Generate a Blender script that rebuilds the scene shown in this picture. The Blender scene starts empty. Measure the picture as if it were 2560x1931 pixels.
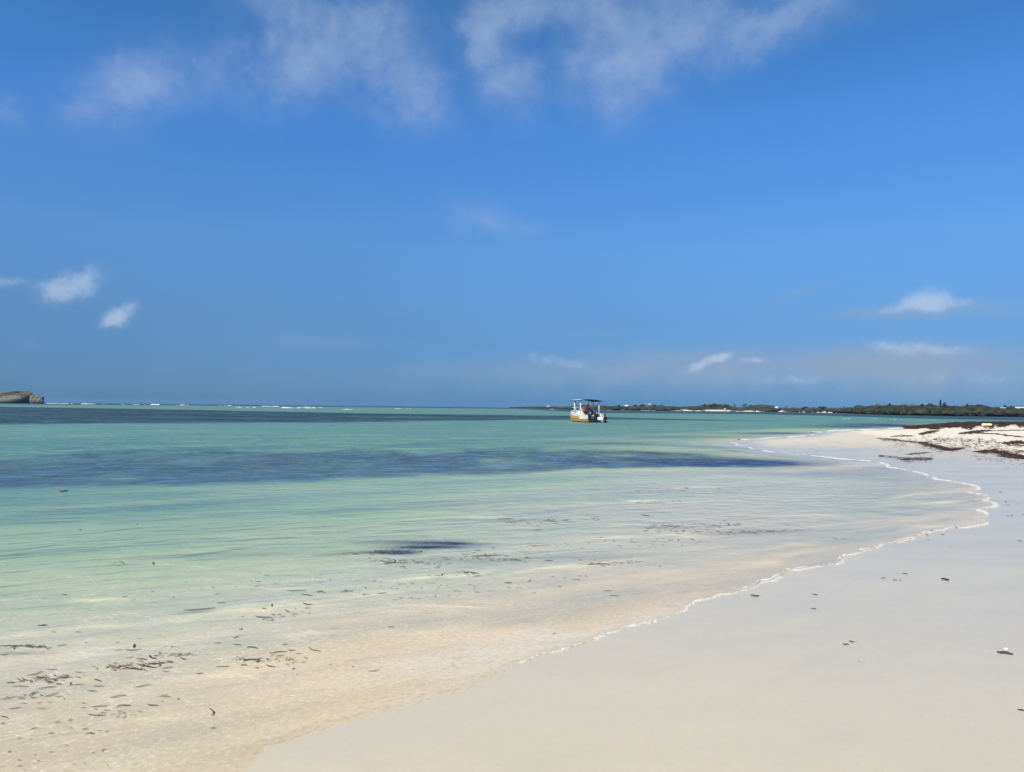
import bpy, bmesh, math, random
import numpy as np
from mathutils import Vector, Matrix
rad = math.radians
S = bpy.context.scene
COL = S.collection
rng = np.random.default_rng(7)
random.seed(7)

# ------------------------------------------------------------------ camera
HC = 1.6                      # eye above the sea surface (z = 0)
F = 1923.0                    # focal length in pixels of the 2560 px wide photograph
HOR0, HSL = 1005.0, 0.0105    # horizon row at the left edge and its slope (camera roll)
cx, cy = 1280.0, 965.5
theta = math.atan(HSL)
pitch = math.atan((HOR0 + HSL * cx - cy) * math.cos(theta) / F)
fw = Vector((0, math.cos(pitch), math.sin(pitch)))
u0 = Vector((0, -math.sin(pitch), math.cos(pitch)))
r0 = Vector((1, 0, 0))
rt = r0 * math.cos(theta) + u0 * math.sin(theta)
up = -r0 * math.sin(theta) + u0 * math.cos(theta)
cam = bpy.data.cameras.new("camera")
cam.sensor_width = 36.0
cam.lens = 36.0 * F / 2560.0
cam.clip_start = 0.05
cam.clip_end = 60000
co = bpy.data.objects.new("camera", cam)
COL.objects.link(co)
M = Matrix((rt, up, -fw)).transposed().to_4x4()
M.translation = Vector((0, 0, HC))
co.matrix_world = M
S.camera = co

# ------------------------------------------------------------------ light and exposure
SUN_EL, SUN_AZ = 44.0, 222.0          # azimuth clockwise from +Y: behind the viewer, to the left
S.view_settings.view_transform = 'Standard'
S.view_settings.look = 'None'
S.view_settings.exposure = 0.25
S.view_settings.gamma = 1.0
sl = bpy.data.lights.new("sun", 'SUN')
sl.energy = 4.7
sl.angle = rad(0.5)
sl.color = (1.0, 0.955, 0.88)
so = bpy.data.objects.new("sun", sl)
COL.objects.link(so)
sd_ = Vector((math.sin(rad(SUN_AZ)) * math.cos(rad(SUN_EL)), math.cos(rad(SUN_AZ)) * math.cos(rad(SUN_EL)), math.sin(rad(SUN_EL))))
so.rotation_euler = sd_.to_track_quat('Z', 'Y').to_euler()


def ray(px, py):
    d = fw * F + rt * (px - cx) - up * (py - cy)
    return d.normalized()


def horizon(px):
    return HOR0 + HSL * px


# ------------------------------------------------------------------ node helpers
class NT:
    def __init__(s, tree):
        s.t = tree
        s.n = tree.nodes
        s.l = tree.links

    def put(s, sock, v):
        if v is None:
            return
        if isinstance(v, bpy.types.NodeSocket):
            s.l.new(v, sock)
        else:
            if isinstance(v, (tuple, list)) and hasattr(sock.default_value, '__len__') and len(sock.default_value) == 4 and len(v) == 3:
                v = (*v, 1)
            sock.default_value = v

    def m(s, op, a, b=None, c=None, clamp=False):
        n = s.n.new('ShaderNodeMath')
        n.operation = op
        n.use_clamp = clamp
        for i, v in enumerate((a, b, c)):
            s.put(n.inputs[i], v)
        return n.outputs[0]

    def vm(s, op, a, b=None, sc=None):
        n = s.n.new('ShaderNodeVectorMath')
        n.operation = op
        s.put(n.inputs[0], a)
        if b is not None:
            s.put(n.inputs[1], b)
        if sc is not None:
            s.put(n.inputs[3], sc)
        return n.outputs['Value'] if op in ('LENGTH', 'DOT_PRODUCT') else n.outputs[0]

    def noise(s, vec, scale, detail=4, rough=0.55, dist=0.0, out='Fac'):
        n = s.n.new('ShaderNodeTexNoise')
        s.put(n.inputs['Vector'], vec)
        n.inputs['Scale'].default_value = scale
        n.inputs['Detail'].default_value = detail
        n.inputs['Roughness'].default_value = rough
        n.inputs['Distortion'].default_value = dist
        return n.outputs[out]

    def mr(s, v, a, b, c=0.0, d=1.0, smooth=False):
        n = s.n.new('ShaderNodeMapRange')
        if smooth:
            n.interpolation_type = 'SMOOTHSTEP'
        s.put(n.inputs['Value'], v)
        for k, x in zip(('From Min', 'From Max', 'To Min', 'To Max'), (a, b, c, d)):
            s.put(n.inputs[k], x)
        return n.outputs['Result']

    def mix(s, f, a, b, mode='MIX'):
        n = s.n.new('ShaderNodeMix')
        n.data_type = 'RGBA'
        n.blend_type = mode
        s.put(n.inputs['Factor'], f)
        s.put(n.inputs['A'] if False else n.inputs[6], a)
        s.put(n.inputs[7], b)
        return n.outputs[2]

    def ramp(s, v, stops, interp='LINEAR'):
        n = s.n.new('ShaderNodeValToRGB')
        s.put(n.inputs[0], v)
        cr = n.color_ramp
        cr.interpolation = interp
        while len(cr.elements) > 1:
            cr.elements.remove(cr.elements[-1])
        cr.elements[0].position = stops[0][0]
        cr.elements[0].color = (*stops[0][1], 1)
        for p, c in stops[1:]:
            e = cr.elements.new(p)
            e.color = (*c, 1)
        return n.outputs[0]

    def attr(s, name, out='Fac'):
        n = s.n.new('ShaderNodeAttribute')
        n.attribute_name = name
        return n.outputs[out]

    def pos(s):
        return s.n.new('ShaderNodeNewGeometry').outputs['Position']

    def objco(s):
        return s.n.new('ShaderNodeTexCoord').outputs['Object']

    def scale(s, v, xyz, rot=0.0):
        n = s.n.new('ShaderNodeMapping')
        s.put(n.inputs['Vector'], v)
        n.inputs['Scale'].default_value = xyz
        n.inputs['Rotation'].default_value = (0, 0, rot)
        return n.outputs[0]

    def along(s, v, deg, sx, sy):
        """coordinates with x running along a direction 'deg' from +X, stretched by 1/sx"""
        n = s.n.new('ShaderNodeMapping')
        s.put(n.inputs['Vector'], v)
        n.inputs['Rotation'].default_value = (0, 0, rad(-deg))
        return s.scale(n.outputs[0], (sx, sy, 1.0))

    def bump(s, h, strength=1.0, dist=0.01, normal=None):
        n = s.n.new('ShaderNodeBump')
        s.put(n.inputs['Height'], h)
        s.put(n.inputs['Strength'], strength)
        s.put(n.inputs['Distance'], dist)
        if normal is not None:
            s.put(n.inputs['Normal'], normal)
        return n.outputs[0]


def srgb(r, g, b):
    f = lambda c: (c / 255 / 12.92) if c / 255 <= 0.04045 else ((c / 255 + 0.055) / 1.055) ** 2.4
    return (f(r), f(g), f(b))


# ------------------------------------------------------------------ world: sky and clouds
W = bpy.data.worlds.new("World")
S.world = W
W.use_nodes = True
w = NT(W.node_tree)
w.n.clear()
sky = w.n.new('ShaderNodeTexSky')
sky.sky_type = 'NISHITA'
sky.sun_disc = False
sky.sun_elevation = rad(SUN_EL)
sky.sun_rotation = rad(SUN_AZ)
sky.altitude = 0
sky.air_density = 1.0
sky.dust_density = 0.35
sky.ozone_density = 1.6
gen = w.n.new('ShaderNodeTexCoord').outputs['Generated']
sep = w.n.new('ShaderNodeSeparateXYZ')
w.l.new(gen, sep.inputs[0])
dx, dy, dz = sep.outputs
cmb = w.n.new('ShaderNodeCombineXYZ')
w.l.new(dx, cmb.inputs[0])
w.l.new(dy, cmb.inputs[1])
w.l.new(w.m('MAXIMUM', dz, 0.002), cmb.inputs[2])
w.l.new(cmb.outputs[0], sky.inputs['Vector'])
elev = dz                                             # sine of the elevation
tint = w.ramp(w.m('MAXIMUM', elev, 0.0), [
    (0.0, (0.115, 0.31, 0.80)), (0.035, (0.135, 0.32, 0.72)), (0.11, (0.26, 0.46, 0.76)),
    (0.20, (0.38, 0.68, 1.02)), (0.34, (0.37, 0.82, 1.30)), (0.47, (0.32, 0.80, 1.18)), (0.7, (0.5, 0.6, 0.66))])
skyc = w.mix(1.0, sky.outputs[0], tint, 'MULTIPLY')
# clouds: soft puffs at fixed directions, broken by fractal noise
# domain warp
nz = w.noise(gen, 7.0, 5, 0.6, 0.0, 'Color')
warp = w.vm('SCALE', w.vm('SUBTRACT', nz, (0.5, 0.5, 0.5)), sc=0.055)
wd = w.vm('ADD', gen, warp)
nz2 = w.noise(gen, 26.0, 7, 0.62, 0.0, 'Color')
fw2 = w.vm('SCALE', w.vm('SUBTRACT', nz2, (0.5, 0.5, 0.5)), sc=0.030)
wdl = w.vm('ADD', gen, w.vm('SCALE', fw2, sc=0.55))
wd = w.vm('ADD', wd, fw2)


def blob(px, py, rx, ry, s, tilt=0.0, wd=None):
    c = ray(px, py)
    e1 = Vector((0, 0, 1)).cross(c).normalized() * -1      # right
    e2 = e1.cross(c).normalized()                        # up or down, symmetrical
    if e2.z < 0:
        e2 = -e2
    t = rad(tilt)
    a1 = e1 * math.cos(t) + e2 * math.sin(t)
    a2 = -e1 * math.sin(t) + e2 * math.cos(t)
    d = w.vm('SUBTRACT', wd, tuple(c))
    p = w.vm('DOT_PRODUCT', d, tuple(a1 * (F / rx)))
    q = w.vm('DOT_PRODUCT', d, tuple(a2 * (F / ry)))
    r2 = w.m('ADD', w.m('MULTIPLY', p, p), w.m('MULTIPLY', q, q))
    g = w.m('POWER', 2.718, w.m('MULTIPLY', r2, -0.9))
    return w.m('MULTIPLY', g, s)


def total(lst, wv):
    acc = None
    for b in lst:
        v = blob(*b, wd=wv)
        acc = v if acc is None else w.m('ADD', acc, v)
    return acc


puffs = total([(345, 195, 120, 62, .62, 22), (280, 270, 100, 60, .3, 0), (5, 275, 45, 45, .42, 0), 
               (900, 60, 130, 105, .6, -35), (650, 180, 120, 90, .48, 0), (780, 150, 90, 70, .4, 0), (1040, 235, 90, 80, .52, 0),
               (1215, 140, 55, 120, .62, 12), (1330, 25, 150, 45, .62, 8), (1490, 130, 100, 120, .45, 15), (1720, 30, 130, 90, .52, 0),
               (1900, 95, 95, 45, .5, 22), (1990, 40, 80, 50, .4, 20), (1320, 225, 50, 65, .62, 0), (700, 5, 130, 30, .35, 0),
               (1600, 160, 140, 100, .48, 0), (2150, 5, 130, 30, .15, 0), (1180, 540, 85, 36, .36, -15), (1270, 575, 85, 32, .36, 0)], wd)
low = total([(190, 705, 62, 28, .60, 25), (165, 735, 50, 25, .35, 0), (15, 705, 40, 13, .42, 0), (308, 782, 38, 18, .72, 40), (285, 805, 30, 18, .4, 20), (2318, 745, 46, 20, .80, 0), (2300, 766, 88, 13, .55, 2), (1745, 915, 30, 12, .75, 25), (1800, 891, 26, 9, .95, 15), (1885, 900, 36, 8, .6, 0),
             (2240, 862, 80, 13, .50, -6), (2340, 880, 90, 12, .45, 0), (1400, 905, 120, 18, .38, -8), (1960, 950, 120, 14, .34, 0), (2450, 945, 150, 14, .34, 0), (90, 860, 70, 22, .15, 0)], wdl)
grey = total([(2330, 778, 140, 16, .62, 0), (2150, 780, 70, 12, .22, 0), (2300, 905, 200, 20, .42, 0), (1990, 735, 70, 10, .24, 18), (780, 852, 140, 16, .22, 0),
              (1450, 935, 380, 34, .50, 0), (1950, 925, 420, 44, .60, 0), (2450, 950, 330, 50, .60, 0), (1750, 890, 200, 20, .35, 0), (2250, 880, 160, 26, .5, 0), (1470, 835, 90, 10, .16, 0), (400, 950, 700, 60, .16, 0)], wdl)
fr = w.noise(gen, 13.0, 9, 0.60, 0.15)
fr2 = w.noise(gen, 48.0, 7, 0.62, 0.2)
v1 = w.m('ADD', w.m('MULTIPLY', puffs, 1.25), w.m('MULTIPLY', w.m('MULTIPLY', w.m('SUBTRACT', fr, 0.5), 2.1), w.m('MULTIPLY', puffs, 2.2, clamp=True)))
v1 = w.m('ADD', v1, w.m('MULTIPLY', w.m('MULTIPLY', w.m('SUBTRACT', fr2, 0.5), 0.55), w.m('MULTIPLY', puffs, 2.5, clamp=True)))
a1 = w.m('MULTIPLY', w.mr(v1, -0.10, 1.75, 0.0, 1.0, True), 1.0)
v2 = w.m('ADD', w.m('MULTIPLY', low, 1.3), w.m('MULTIPLY', w.m('MULTIPLY', w.m('SUBTRACT', fr2, 0.5), 1.5), w.m('MULTIPLY', low, 3.0, clamp=True)))
a2 = w.m('MULTIPLY', w.mr(v2, 0.08, 1.25, 0.0, 1.0, True), 0.8)
a3 = w.m('MULTIPLY', grey, w.mr(fr, 0.3, 0.7, 0.6, 1.2), clamp=True)
SK = 1.0
c1 = w.mix(w.m('MULTIPLY', a1, 0.68), skyc, tuple(v * 10 for v in (0.36, 0.45, 0.62)))
c2 = w.mix(w.m('MULTIPLY', a3, 1.0, clamp=True), c1, tuple(v * 10 for v in (0.225, 0.320, 0.460)))
c3 = w.mix(w.m('MULTIPLY', a2, 0.75), c2, tuple(v * 10 for v in (0.44, 0.53, 0.68)))
bg = w.n.new('ShaderNodeBackground')
bg.inputs['Strength'].default_value = 0.10
w.l.new(c3, bg.inputs['Color'])
wo = w.n.new('ShaderNodeOutputWorld')
w.l.new(bg.outputs[0], wo.inputs['Surface'])


# ------------------------------------------------------------------ object helpers
def link(name, me, mat=None, parent=None, smooth=True):
    o = bpy.data.objects.new(name, me)
    COL.objects.link(o)
    if mat is not None:
        me.materials.append(mat)
    if parent is not None:
        o.parent = parent
    if smooth and len(me.polygons):
        me.polygons.foreach_set('use_smooth', [True] * len(me.polygons))
    return o


def tag(o, label=None, cat=None, group=None, kind=None):
    if label:
        o['label'] = label
    if cat:
        o['category'] = cat
    if group:
        o['group'] = group
    if kind:
        o['kind'] = kind
    return o


def empty(name, loc, rz=0.0):
    o = bpy.data.objects.new(name, None)
    COL.objects.link(o)
    o.location = loc
    o.rotation_euler = (0, 0, rz)
    o.empty_display_size = 0.2
    return o


def pydata(name, v, f):
    me = bpy.data.meshes.new(name)
    me.from_pydata([tuple(map(float, p)) for p in v], [], [tuple(map(int, q)) for q in f])
    me.update()
    return me


def fast_mesh(name, V, Q):
    """V (n,3) array, Q (m,4) or (m,3) index array"""
    me = bpy.data.meshes.new(name)
    n, m, k = len(V), len(Q), Q.shape[1]
    me.vertices.add(n)
    me.vertices.foreach_set('co', np.ascontiguousarray(V, dtype=np.float32).ravel())
    me.loops.add(m * k)
    me.loops.foreach_set('vertex_index', np.ascontiguousarray(Q, dtype=np.int32).ravel())
    me.polygons.add(m)
    me.polygons.foreach_set('loop_start', np.arange(0, m * k, k, dtype=np.int32))
    me.polygons.foreach_set('loop_total', np.full(m, k, dtype=np.int32))
    me.update(calc_edges=True)
    me.validate()
    return me


def fattr(me, name, arr):
    a = me.attributes.new(name, 'FLOAT', 'POINT')
    a.data.foreach_set('value', np.ascontiguousarray(arr, dtype=np.float32))


def mat_simple(name, color, rough=0.6, spec=0.5, var=0.15, nscale=8.0, metallic=0.0, bump=0.0, bscale=30.0, alpha=1.0):
    m = bpy.data.materials.new(name)
    m.use_nodes = True
    t = NT(m.node_tree)
    b = t.n['Principled BSDF']
    p = t.objco()
    nz = t.noise(p, nscale, 4, 0.6)
    f = t.mr(nz, 0.3, 0.7, 1 - var, 1 + var)
    colr = t.mix(1.0, tuple(color), t.vm('SCALE', (1, 1, 1), sc=f), 'MULTIPLY')
    t.l.new(colr, b.inputs['Base Color'])
    t.put(b.inputs['Roughness'], t.mr(nz, 0.3, 0.7, max(rough - 0.06, 0), min(rough + 0.06, 1)))
    b.inputs['Specular IOR Level'].default_value = spec
    b.inputs['Metallic'].default_value = metallic
    b.inputs['Alpha'].default_value = alpha
    if bump:
        t.l.new(t.bump(t.noise(p, bscale, 4, 0.6), 1.0, bump), b.inputs['Normal'])
    return m


# ------------------------------------------------------------------ shoreline (photo rows and columns laid back on the sea plane)
def at0(px, py, z=0.0):
    d = ray(px, py)
    k = (z - HC) / d.z
    return (d.x * k, d.y * k)


SH_PX = [(603, 1931), (640, 1900), (661, 1867), (762, 1838), (849, 1809), (994, 1769), (1081, 1746), (1200, 1711), (1280, 1667), (1356, 1637),
         (1471, 1607), (1515, 1584), (1566, 1568), (1643, 1553), (1697, 1532), (1719, 1518), (1732, 1505), (1805, 1487), (1853, 1478), (1912, 1455),
         (1957, 1442), (1970, 1426), (2040, 1417), (2097, 1410), (2110, 1388), (2165, 1377), (2208, 1361), (2257, 1353), (2335, 1327), (2390, 1320), (2442, 1315),
         (2473, 1305), (2446, 1297), (2471, 1286), (2447, 1276), (2468, 1269), (2491, 1262), (2456, 1250), (2471, 1245), (2449, 1235), (2422, 1231), (2447, 1219),
         (2420, 1211), (2393, 1206), (2335, 1198), (2322, 1190), (2283, 1179), (2221, 1169), (2208, 1159), (2169, 1153), (2100, 1148), (2040, 1141), (1980, 1133),
         (1924, 1130), (1880, 1123), (1842, 1113), (1826, 1106), (1850, 1100), (1920, 1096), (2005, 1091), (2040, 1083), (2103, 1078), (2160, 1076), (2200, 1075),
         (2265, 1072), (2340, 1068), (2379, 1063), (2493, 1059), (2560, 1058)]
sh = [(-60, -40), (-20, -12), (-7, -2.5), (-3.2, 1.2), (-1.9, 2.6)] + [at0(*p) for p in SH_PX] + [(110, 138), (180, 160), (320, 175), (700, 120)]
# rounded scallops: subdivide and perturb a little so the edge is never a straight chord
pts = []
for a, b in zip(sh[:-1], sh[1:]):
    a, b = np.array(a, float), np.array(b, float)
    L = np.linalg.norm(b - a)
    D = max(np.linalg.norm(a), 1)
    n = int(min(max(L / (0.012 * D), 1), 14))
    nrm = np.array([-(b - a)[1], (b - a)[0]]) / max(L, 1e-6)
    for i in range(n):
        t = i / n
        k = math.sin(math.pi * t) * min(L * 0.10, 0.004 * D) + (rng.random() - .5) * 0.0016 * D * (1 if i else 0)
        pts.append(a + (b - a) * t - nrm * k)
pts.append(np.array(sh[-1], float))
SHORE = np.array(pts)
LAND = np.vstack([SHORE, [(700, -700), (-500, -700)]])


def sdist(X, Y):
    """signed distance to the waterline, + on the sand"""
    X = np.asarray(X, float).ravel()
    Y = np.asarray(Y, float).ravel()
    if len(X) > 5000:
        r = np.hypot(X, Y)
        far = (r > 160) | (Y < -3) | (np.abs(X) > np.maximum(Y, 3) * 0.85 + 2)
        out = np.empty(X.shape)
        for sel, P in ((far, SHORE[np.r_[0:len(SHORE):7, len(SHORE) - 1]]), (~far, SHORE)):
            out[sel] = _sd(X[sel], Y[sel], P)
        return out
    return _sd(X, Y, SHORE)


def _sd(X, Y, SH):
    best = np.full(X.shape, 1e18)
    for (ax, ay), (bx, by) in zip(SH[:-1], SH[1:]):
        ex, ey = bx - ax, by - ay
        l2 = ex * ex + ey * ey + 1e-12
        t = np.clip(((X - ax) * ex + (Y - ay) * ey) / l2, 0, 1)
        d = (X - ax - t * ex) ** 2 + (Y - ay - t * ey) ** 2
        np.minimum(best, d, out=best)
    ins = np.zeros(X.shape, bool)
    P = np.vstack([SH, [(700, -700), (-500, -700)]])
    for i in range(len(P)):
        ax, ay = P[i]
        bx, by = P[(i + 1) % len(P)]
        c = ((ay > Y) != (by > Y))
        if not c.any():
            continue
        xi = ax + (Y - ay) * (bx - ax) / ((by - ay) if by != ay else 1e-12)
        ins ^= c & (X < xi)
    d = np.sqrt(best)
    return np.where(ins, d, -d)


def sand_z(s):
    s = np.asarray(s, float)
    return np.where(s > 0, 0.40 * (1 - np.exp(-s / 16.0)), np.maximum(-0.05 * np.abs(s) ** 1.05, -4.0))


_A, _B = SHORE[:-1], SHORE[1:]
_E = _B - _A
_L2 = (_E ** 2).sum(1) + 1e-12
_LN = np.roll(LAND, -1, axis=0)


def sd1(x, y):
    t = np.clip(((x - _A[:, 0]) * _E[:, 0] + (y - _A[:, 1]) * _E[:, 1]) / _L2, 0, 1)
    d = math.sqrt(((x - _A[:, 0] - t * _E[:, 0]) ** 2 + (y - _A[:, 1] - t * _E[:, 1]) ** 2).min())
    c = (LAND[:, 1] > y) != (_LN[:, 1] > y)
    a, b = LAND[c], _LN[c]
    xi = a[:, 0] + (y - a[:, 1]) * (b[:, 0] - a[:, 0]) / (b[:, 1] - a[:, 1])
    return d if (x < xi).sum() % 2 else -d


def ground(px, py):
    """point of the beach or sea seen at a pixel of the photograph"""
    z = 0.0
    for _ in range(8):
        x, y = at0(px, py, z)
        z = float(max(sand_z(sd1(x, y)), 0.0))
    return Vector((x, y, z))


# ------------------------------------------------------------------ ground sheets (polar grids about the standing point)
def polar_grid():
    u = np.tan(np.linspace(-1, 1, 3)) * 0
    az_in = np.arctan(np.linspace(-0.80, 0.80, 1150))
    a0 = az_in[-1]
    az_out = np.linspace(a0, 2 * math.pi - a0, 90)[1:-1]
    az = np.concatenate([az_in, az_out])
    q = np.concatenate([np.arange(1050, 32, -2.6), np.geomspace(32, 0.6, 130)])
    r = HC * F / q
    r = np.concatenate([[0.3, 0.8, 1.4, 2.0, 2.5], r])
    A, R = np.meshgrid(az, r)
    X = R * np.sin(A)
    Y = R * np.cos(A)
    nr, na = R.shape
    idx = np.arange(nr * na).reshape(nr, na)
    nx = np.roll(idx, -1, axis=1)
    Q = np.stack([idx[:-1], idx[1:], nx[1:], nx[:-1]], -1).reshape(-1, 4)
    # orientation: normals up
    Q = Q[:, ::-1]
    return X.ravel(), Y.ravel(), Q, idx


GX, GY, GQ, GI = polar_grid()
SD = sdist(GX, GY)
GR = np.hypot(GX, GY)
GYs = np.where(GY > 1.0, GY, 1.0)
PU = cx + F * GX / GYs                       # bearing of a vertex, as photo column
PU = np.where(GY > 0.5, PU, np.where(GX > 0, 4000, -2000))
PV = (HOR0 + HSL * PU) + HC * F / np.maximum(GYs, 2.0)      # its distance, as photo row


def orient(V, Q):
    a, b, c = V[Q[0, 0]], V[Q[0, 1]], V[Q[0, 2]]
    return Q if np.cross(b - a, c - a)[2] > 0 else Q[:, ::-1]


def poly(x, pts):
    xs, ys = zip(*pts)
    return np.interp(x, xs, ys)


def sstep(x, a, b):
    t = np.clip((x - a) / (b - a + 1e-12), 0, 1)
    return t * t * (3 - 2 * t)


# sand --------------------------------------------------------------
zs = sand_z(SD)
z_bumps = 0.012 * np.sin(GX * 0.9 + 1.3 * np.sin(GY * 0.45)) * np.sin(GY * 0.7 + np.sin(GX * .5)) * np.clip((SD - 2) / 6, 0, 1)
zs = zs + z_bumps
zs = np.where(GR > 900, np.minimum(zs, -2.0), zs)
Vs = np.stack([GX, GY, zs], -1)
keep = (SD[GQ].max(axis=1) > -45)
near = (GR[GQ].max(axis=1) < 1200)
Qs = GQ
me = fast_mesh('sand', Vs, orient(Vs, Qs[:1]) if False else (Qs if np.cross(Vs[Qs[0, 1]] - Vs[Qs[0, 0]], Vs[Qs[0, 2]] - Vs[Qs[0, 0]])[2] > 0 else Qs[:, ::-1]))
dry_line = poly(PU, [(1900, 1060), (2120, 1082), (2200, 1098), (2320, 1117), (2440, 1133), (2560, 1150), (3200, 1200)])
dry = sstep(dry_line - PV, -7, 9) * (SD > 0)
dry = np.maximum(dry, 0.42 * (SD > 0) * (PU > 1700) * (1 - sstep(PV, 1096, 1140)))
dry *= sstep(SD, 0.3, 1.6)
fattr(me, 'dry', dry)
fattr(me, 'sd', SD)
ms = bpy.data.materials.new('wet_and_dry_sand')
ms.use_nodes = True
t = NT(ms.node_tree)
b = t.n['Principled BSDF']
P = t.pos()
sdv = t.attr('sd')
drv = t.attr('dry')
dn = t.m('ADD', drv, t.mr(t.noise(P, 1.3, 5, 0.6), 0.3, 0.7, -0.25, 0.25), clamp=True)
dn = t.m('MULTIPLY', dn, t.mr(drv, 0.02, 0.2))
big = t.noise(t.scale(P, (0.35, 1.0, 1.0), 0.5), 0.9, 4, 0.55)
fine = t.noise(P, 260.0, 3, 0.7)
mid = t.noise(P, 9.0, 5, 0.6)
wet = t.mix(t.mr(big, 0.3, 0.7), (0.60, 0.52, 0.365), (0.65, 0.555, 0.38))
wet = t.mix(t.mr(mid, 0.3, 0.7, 0.0, 0.18), wet, (0.50, 0.47, 0.43))
drc = t.mix(t.mr(mid, 0.3, 0.7), (0.78, 0.70, 0.55), (0.84, 0.77, 0.63))
c = t.mix(dn, wet, drc)
c = t.mix(t.mr(fine, 0.35, 0.75, 0.0, 0.26), c, (0.34, 0.30, 0.25))
c = t.mix(t.mr(t.noise(P, 75.0, 4, 0.75), 0.52, 0.72, 0.0, 0.20), c, (0.36, 0.31, 0.24))
film_ = t.noise(t.along(P, 40, 0.22, 1.0), 2.2, 5, 0.55)
c = t.mix(t.m('MULTIPLY', t.mr(film_, 0.5, 0.68, 0.0, 0.16), t.mr(dn, 0, 0.5, 1, 0)), c, (0.42, 0.38, 0.31))
t.l.new(c, b.inputs['Base Color'])
rg = t.m('ADD', t.m('MULTIPLY', t.mr(sdv, 0.0, 7.0, 0.18, 0.36), 1.0), t.mr(big, 0.3, 0.7, -0.05, 0.06))
t.put(b.inputs['Roughness'], t.mr(dn, 0, 1, rg, 0.9))
t.put(b.inputs['Specular IOR Level'], t.mr(dn, 0, 1, t.mr(sdv, 1.5, 9.0, 0.30, 0.20), 0.12))
hb = t.m('ADD', t.m('MULTIPLY', fine, 0.0006), t.m('MULTIPLY', mid, t.mr(dn, 0, 1, 0.0012, 0.035)))
hb = t.m('ADD', hb, t.m('MULTIPLY', big, 0.006))
t.l.new(t.bump(hb, 1.0, 1.0), b.inputs['Normal'])
o = link('sand', me, ms)
tag(o, 'smooth pale sand, wet by the water and dry white on the spit', 'sand', kind='structure')

# water -------------------------------------------------------------
cols = [0, 430, 860, 1290, 1720, 2150, 2560]
lev = {0: [(1000, 1), (1100, 1), (1250, .82), (1400, .62), (1500, .42), (1650, .2), (1800, .1), (2200, 0)],
       430: [(1000, 1), (1090, 1), (1250, .8), (1380, .6), (1480, .42), (1620, .2), (1780, .1), (2050, 0)],
       860: [(1000, 1), (1080, 1), (1230, .76), (1310, .58), (1400, .4), (1480, .24), (1560, .15), (1650, .08), (1810, 0)],
       1290: [(1000, 1), (1085, 1), (1190, .7), (1240, .5), (1310, .34), (1440, .2), (1520, .12), (1600, .05), (1667, 0)],
       1720: [(1000, 1), (1060, 1), (1110, .75), (1160, .42), (1220, .28), (1320, .2), (1400, .14), (1460, .06), (1520, 0)],
       2150: [(1000, 1), (1060, 1), (1110, .35), (1160, .05), (1200, .18), (1260, .2), (1320, .12), (1385, 0)],
       2560: [(1000, 1), (1060, 1), (1100, .3), (1180, .02), (1240, .05), (1300, 0), (1385, 0)]}
tab = np.stack([poly(PV, lev[c_]) for c_ in cols])
fx = np.interp(PU, cols, range(len(cols)))
i0 = np.clip(fx.astype(int), 0, len(cols) - 2)
ft = fx - i0
ar = np.arange(len(PU))
depth = tab[i0, ar] * (1 - ft) + tab[i0 + 1, ar] * ft
bw_ = sstep(PU, 1640, 1960) * (1 - sstep(PV, 1082, 1098))
depth = depth * (1 - bw_) + bw_ * np.clip(0.50 + (-SD) / 16, 0, 1)
depth = np.minimum(depth, np.clip((-SD) / 1.2, 0, 1) * 0.5 + np.clip((-SD - 1) / 6, 0, 1))
depth = np.clip(depth, 0, 1)

# far dark reef-flat seagrass, patchy mid seagrass, streaks
A_t = poly(PU, [(-400, 1014), (0, 1017), (450, 1024), (900, 1033), (1300, 1038), (1450, 1040), (1600, 1045), (1850, 1051), (2000, 1054)])
A_b = poly(PU, [(-400, 1062), (0, 1061), (450, 1058), (900, 1056), (1300, 1050), (1450, 1050), (1600, 1050), (1850, 1053), (2000, 1055)])
gA = sstep(PV, A_t - 1.0, A_t + 2.0) * (1 - sstep(PV, A_b - 1.5, A_b + 1.0)) * np.interp(PU, [0, 1400, 1900, 2050], [1, .95, .6, 0])
R_b = poly(PU, [(-400, 1006), (90, 1012), (450, 1014), (900, 1018.5), (1300, 1023), (1430, 1030), (1500, 1033), (1700, 1034.5), (1900, 1036), (2110, 1041), (2300, 1047), (2560, 1052), (3000, 1060)])
gR = (1 - sstep(PV, R_b - 1.2, R_b + 1.2)) * 0.95
B_t = poly(PU, [(-400, 1110), (0, 1096), (450, 1080), (900, 1082), (1200, 1090), (1500, 1100), (1800, 1122), (1980, 1144)])
B_b = poly(PU, [(-400, 1240), (0, 1236), (450, 1232), (900, 1212), (1200, 1200), (1500, 1182), (1800, 1174), (1980, 1170)])
tt = np.clip((PV - B_t) / np.maximum(B_b - B_t, 1), 0, 1)
gB = np.where((PV > B_t) & (PV < B_b), np.minimum(.30 + .70 * sstep(tt, .12, .55), 1) * sstep(tt, 0, .08) * (1 - sstep(tt, .80, 1.0)), 0) * np.interp(PU, [0, 1900, 2060], [1, .9, 0])


def ell(x, y, rx, ry, s, tl=0.0):
    c_, s_ = math.cos(rad(tl)), math.sin(rad(tl))
    a = (PU - x) * c_ - (PV - y) * s_
    b_ = (PU - x) * s_ + (PV - y) * c_
    return s * np.exp(-((a / rx) ** 2 + (b_ / ry) ** 2))


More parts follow.
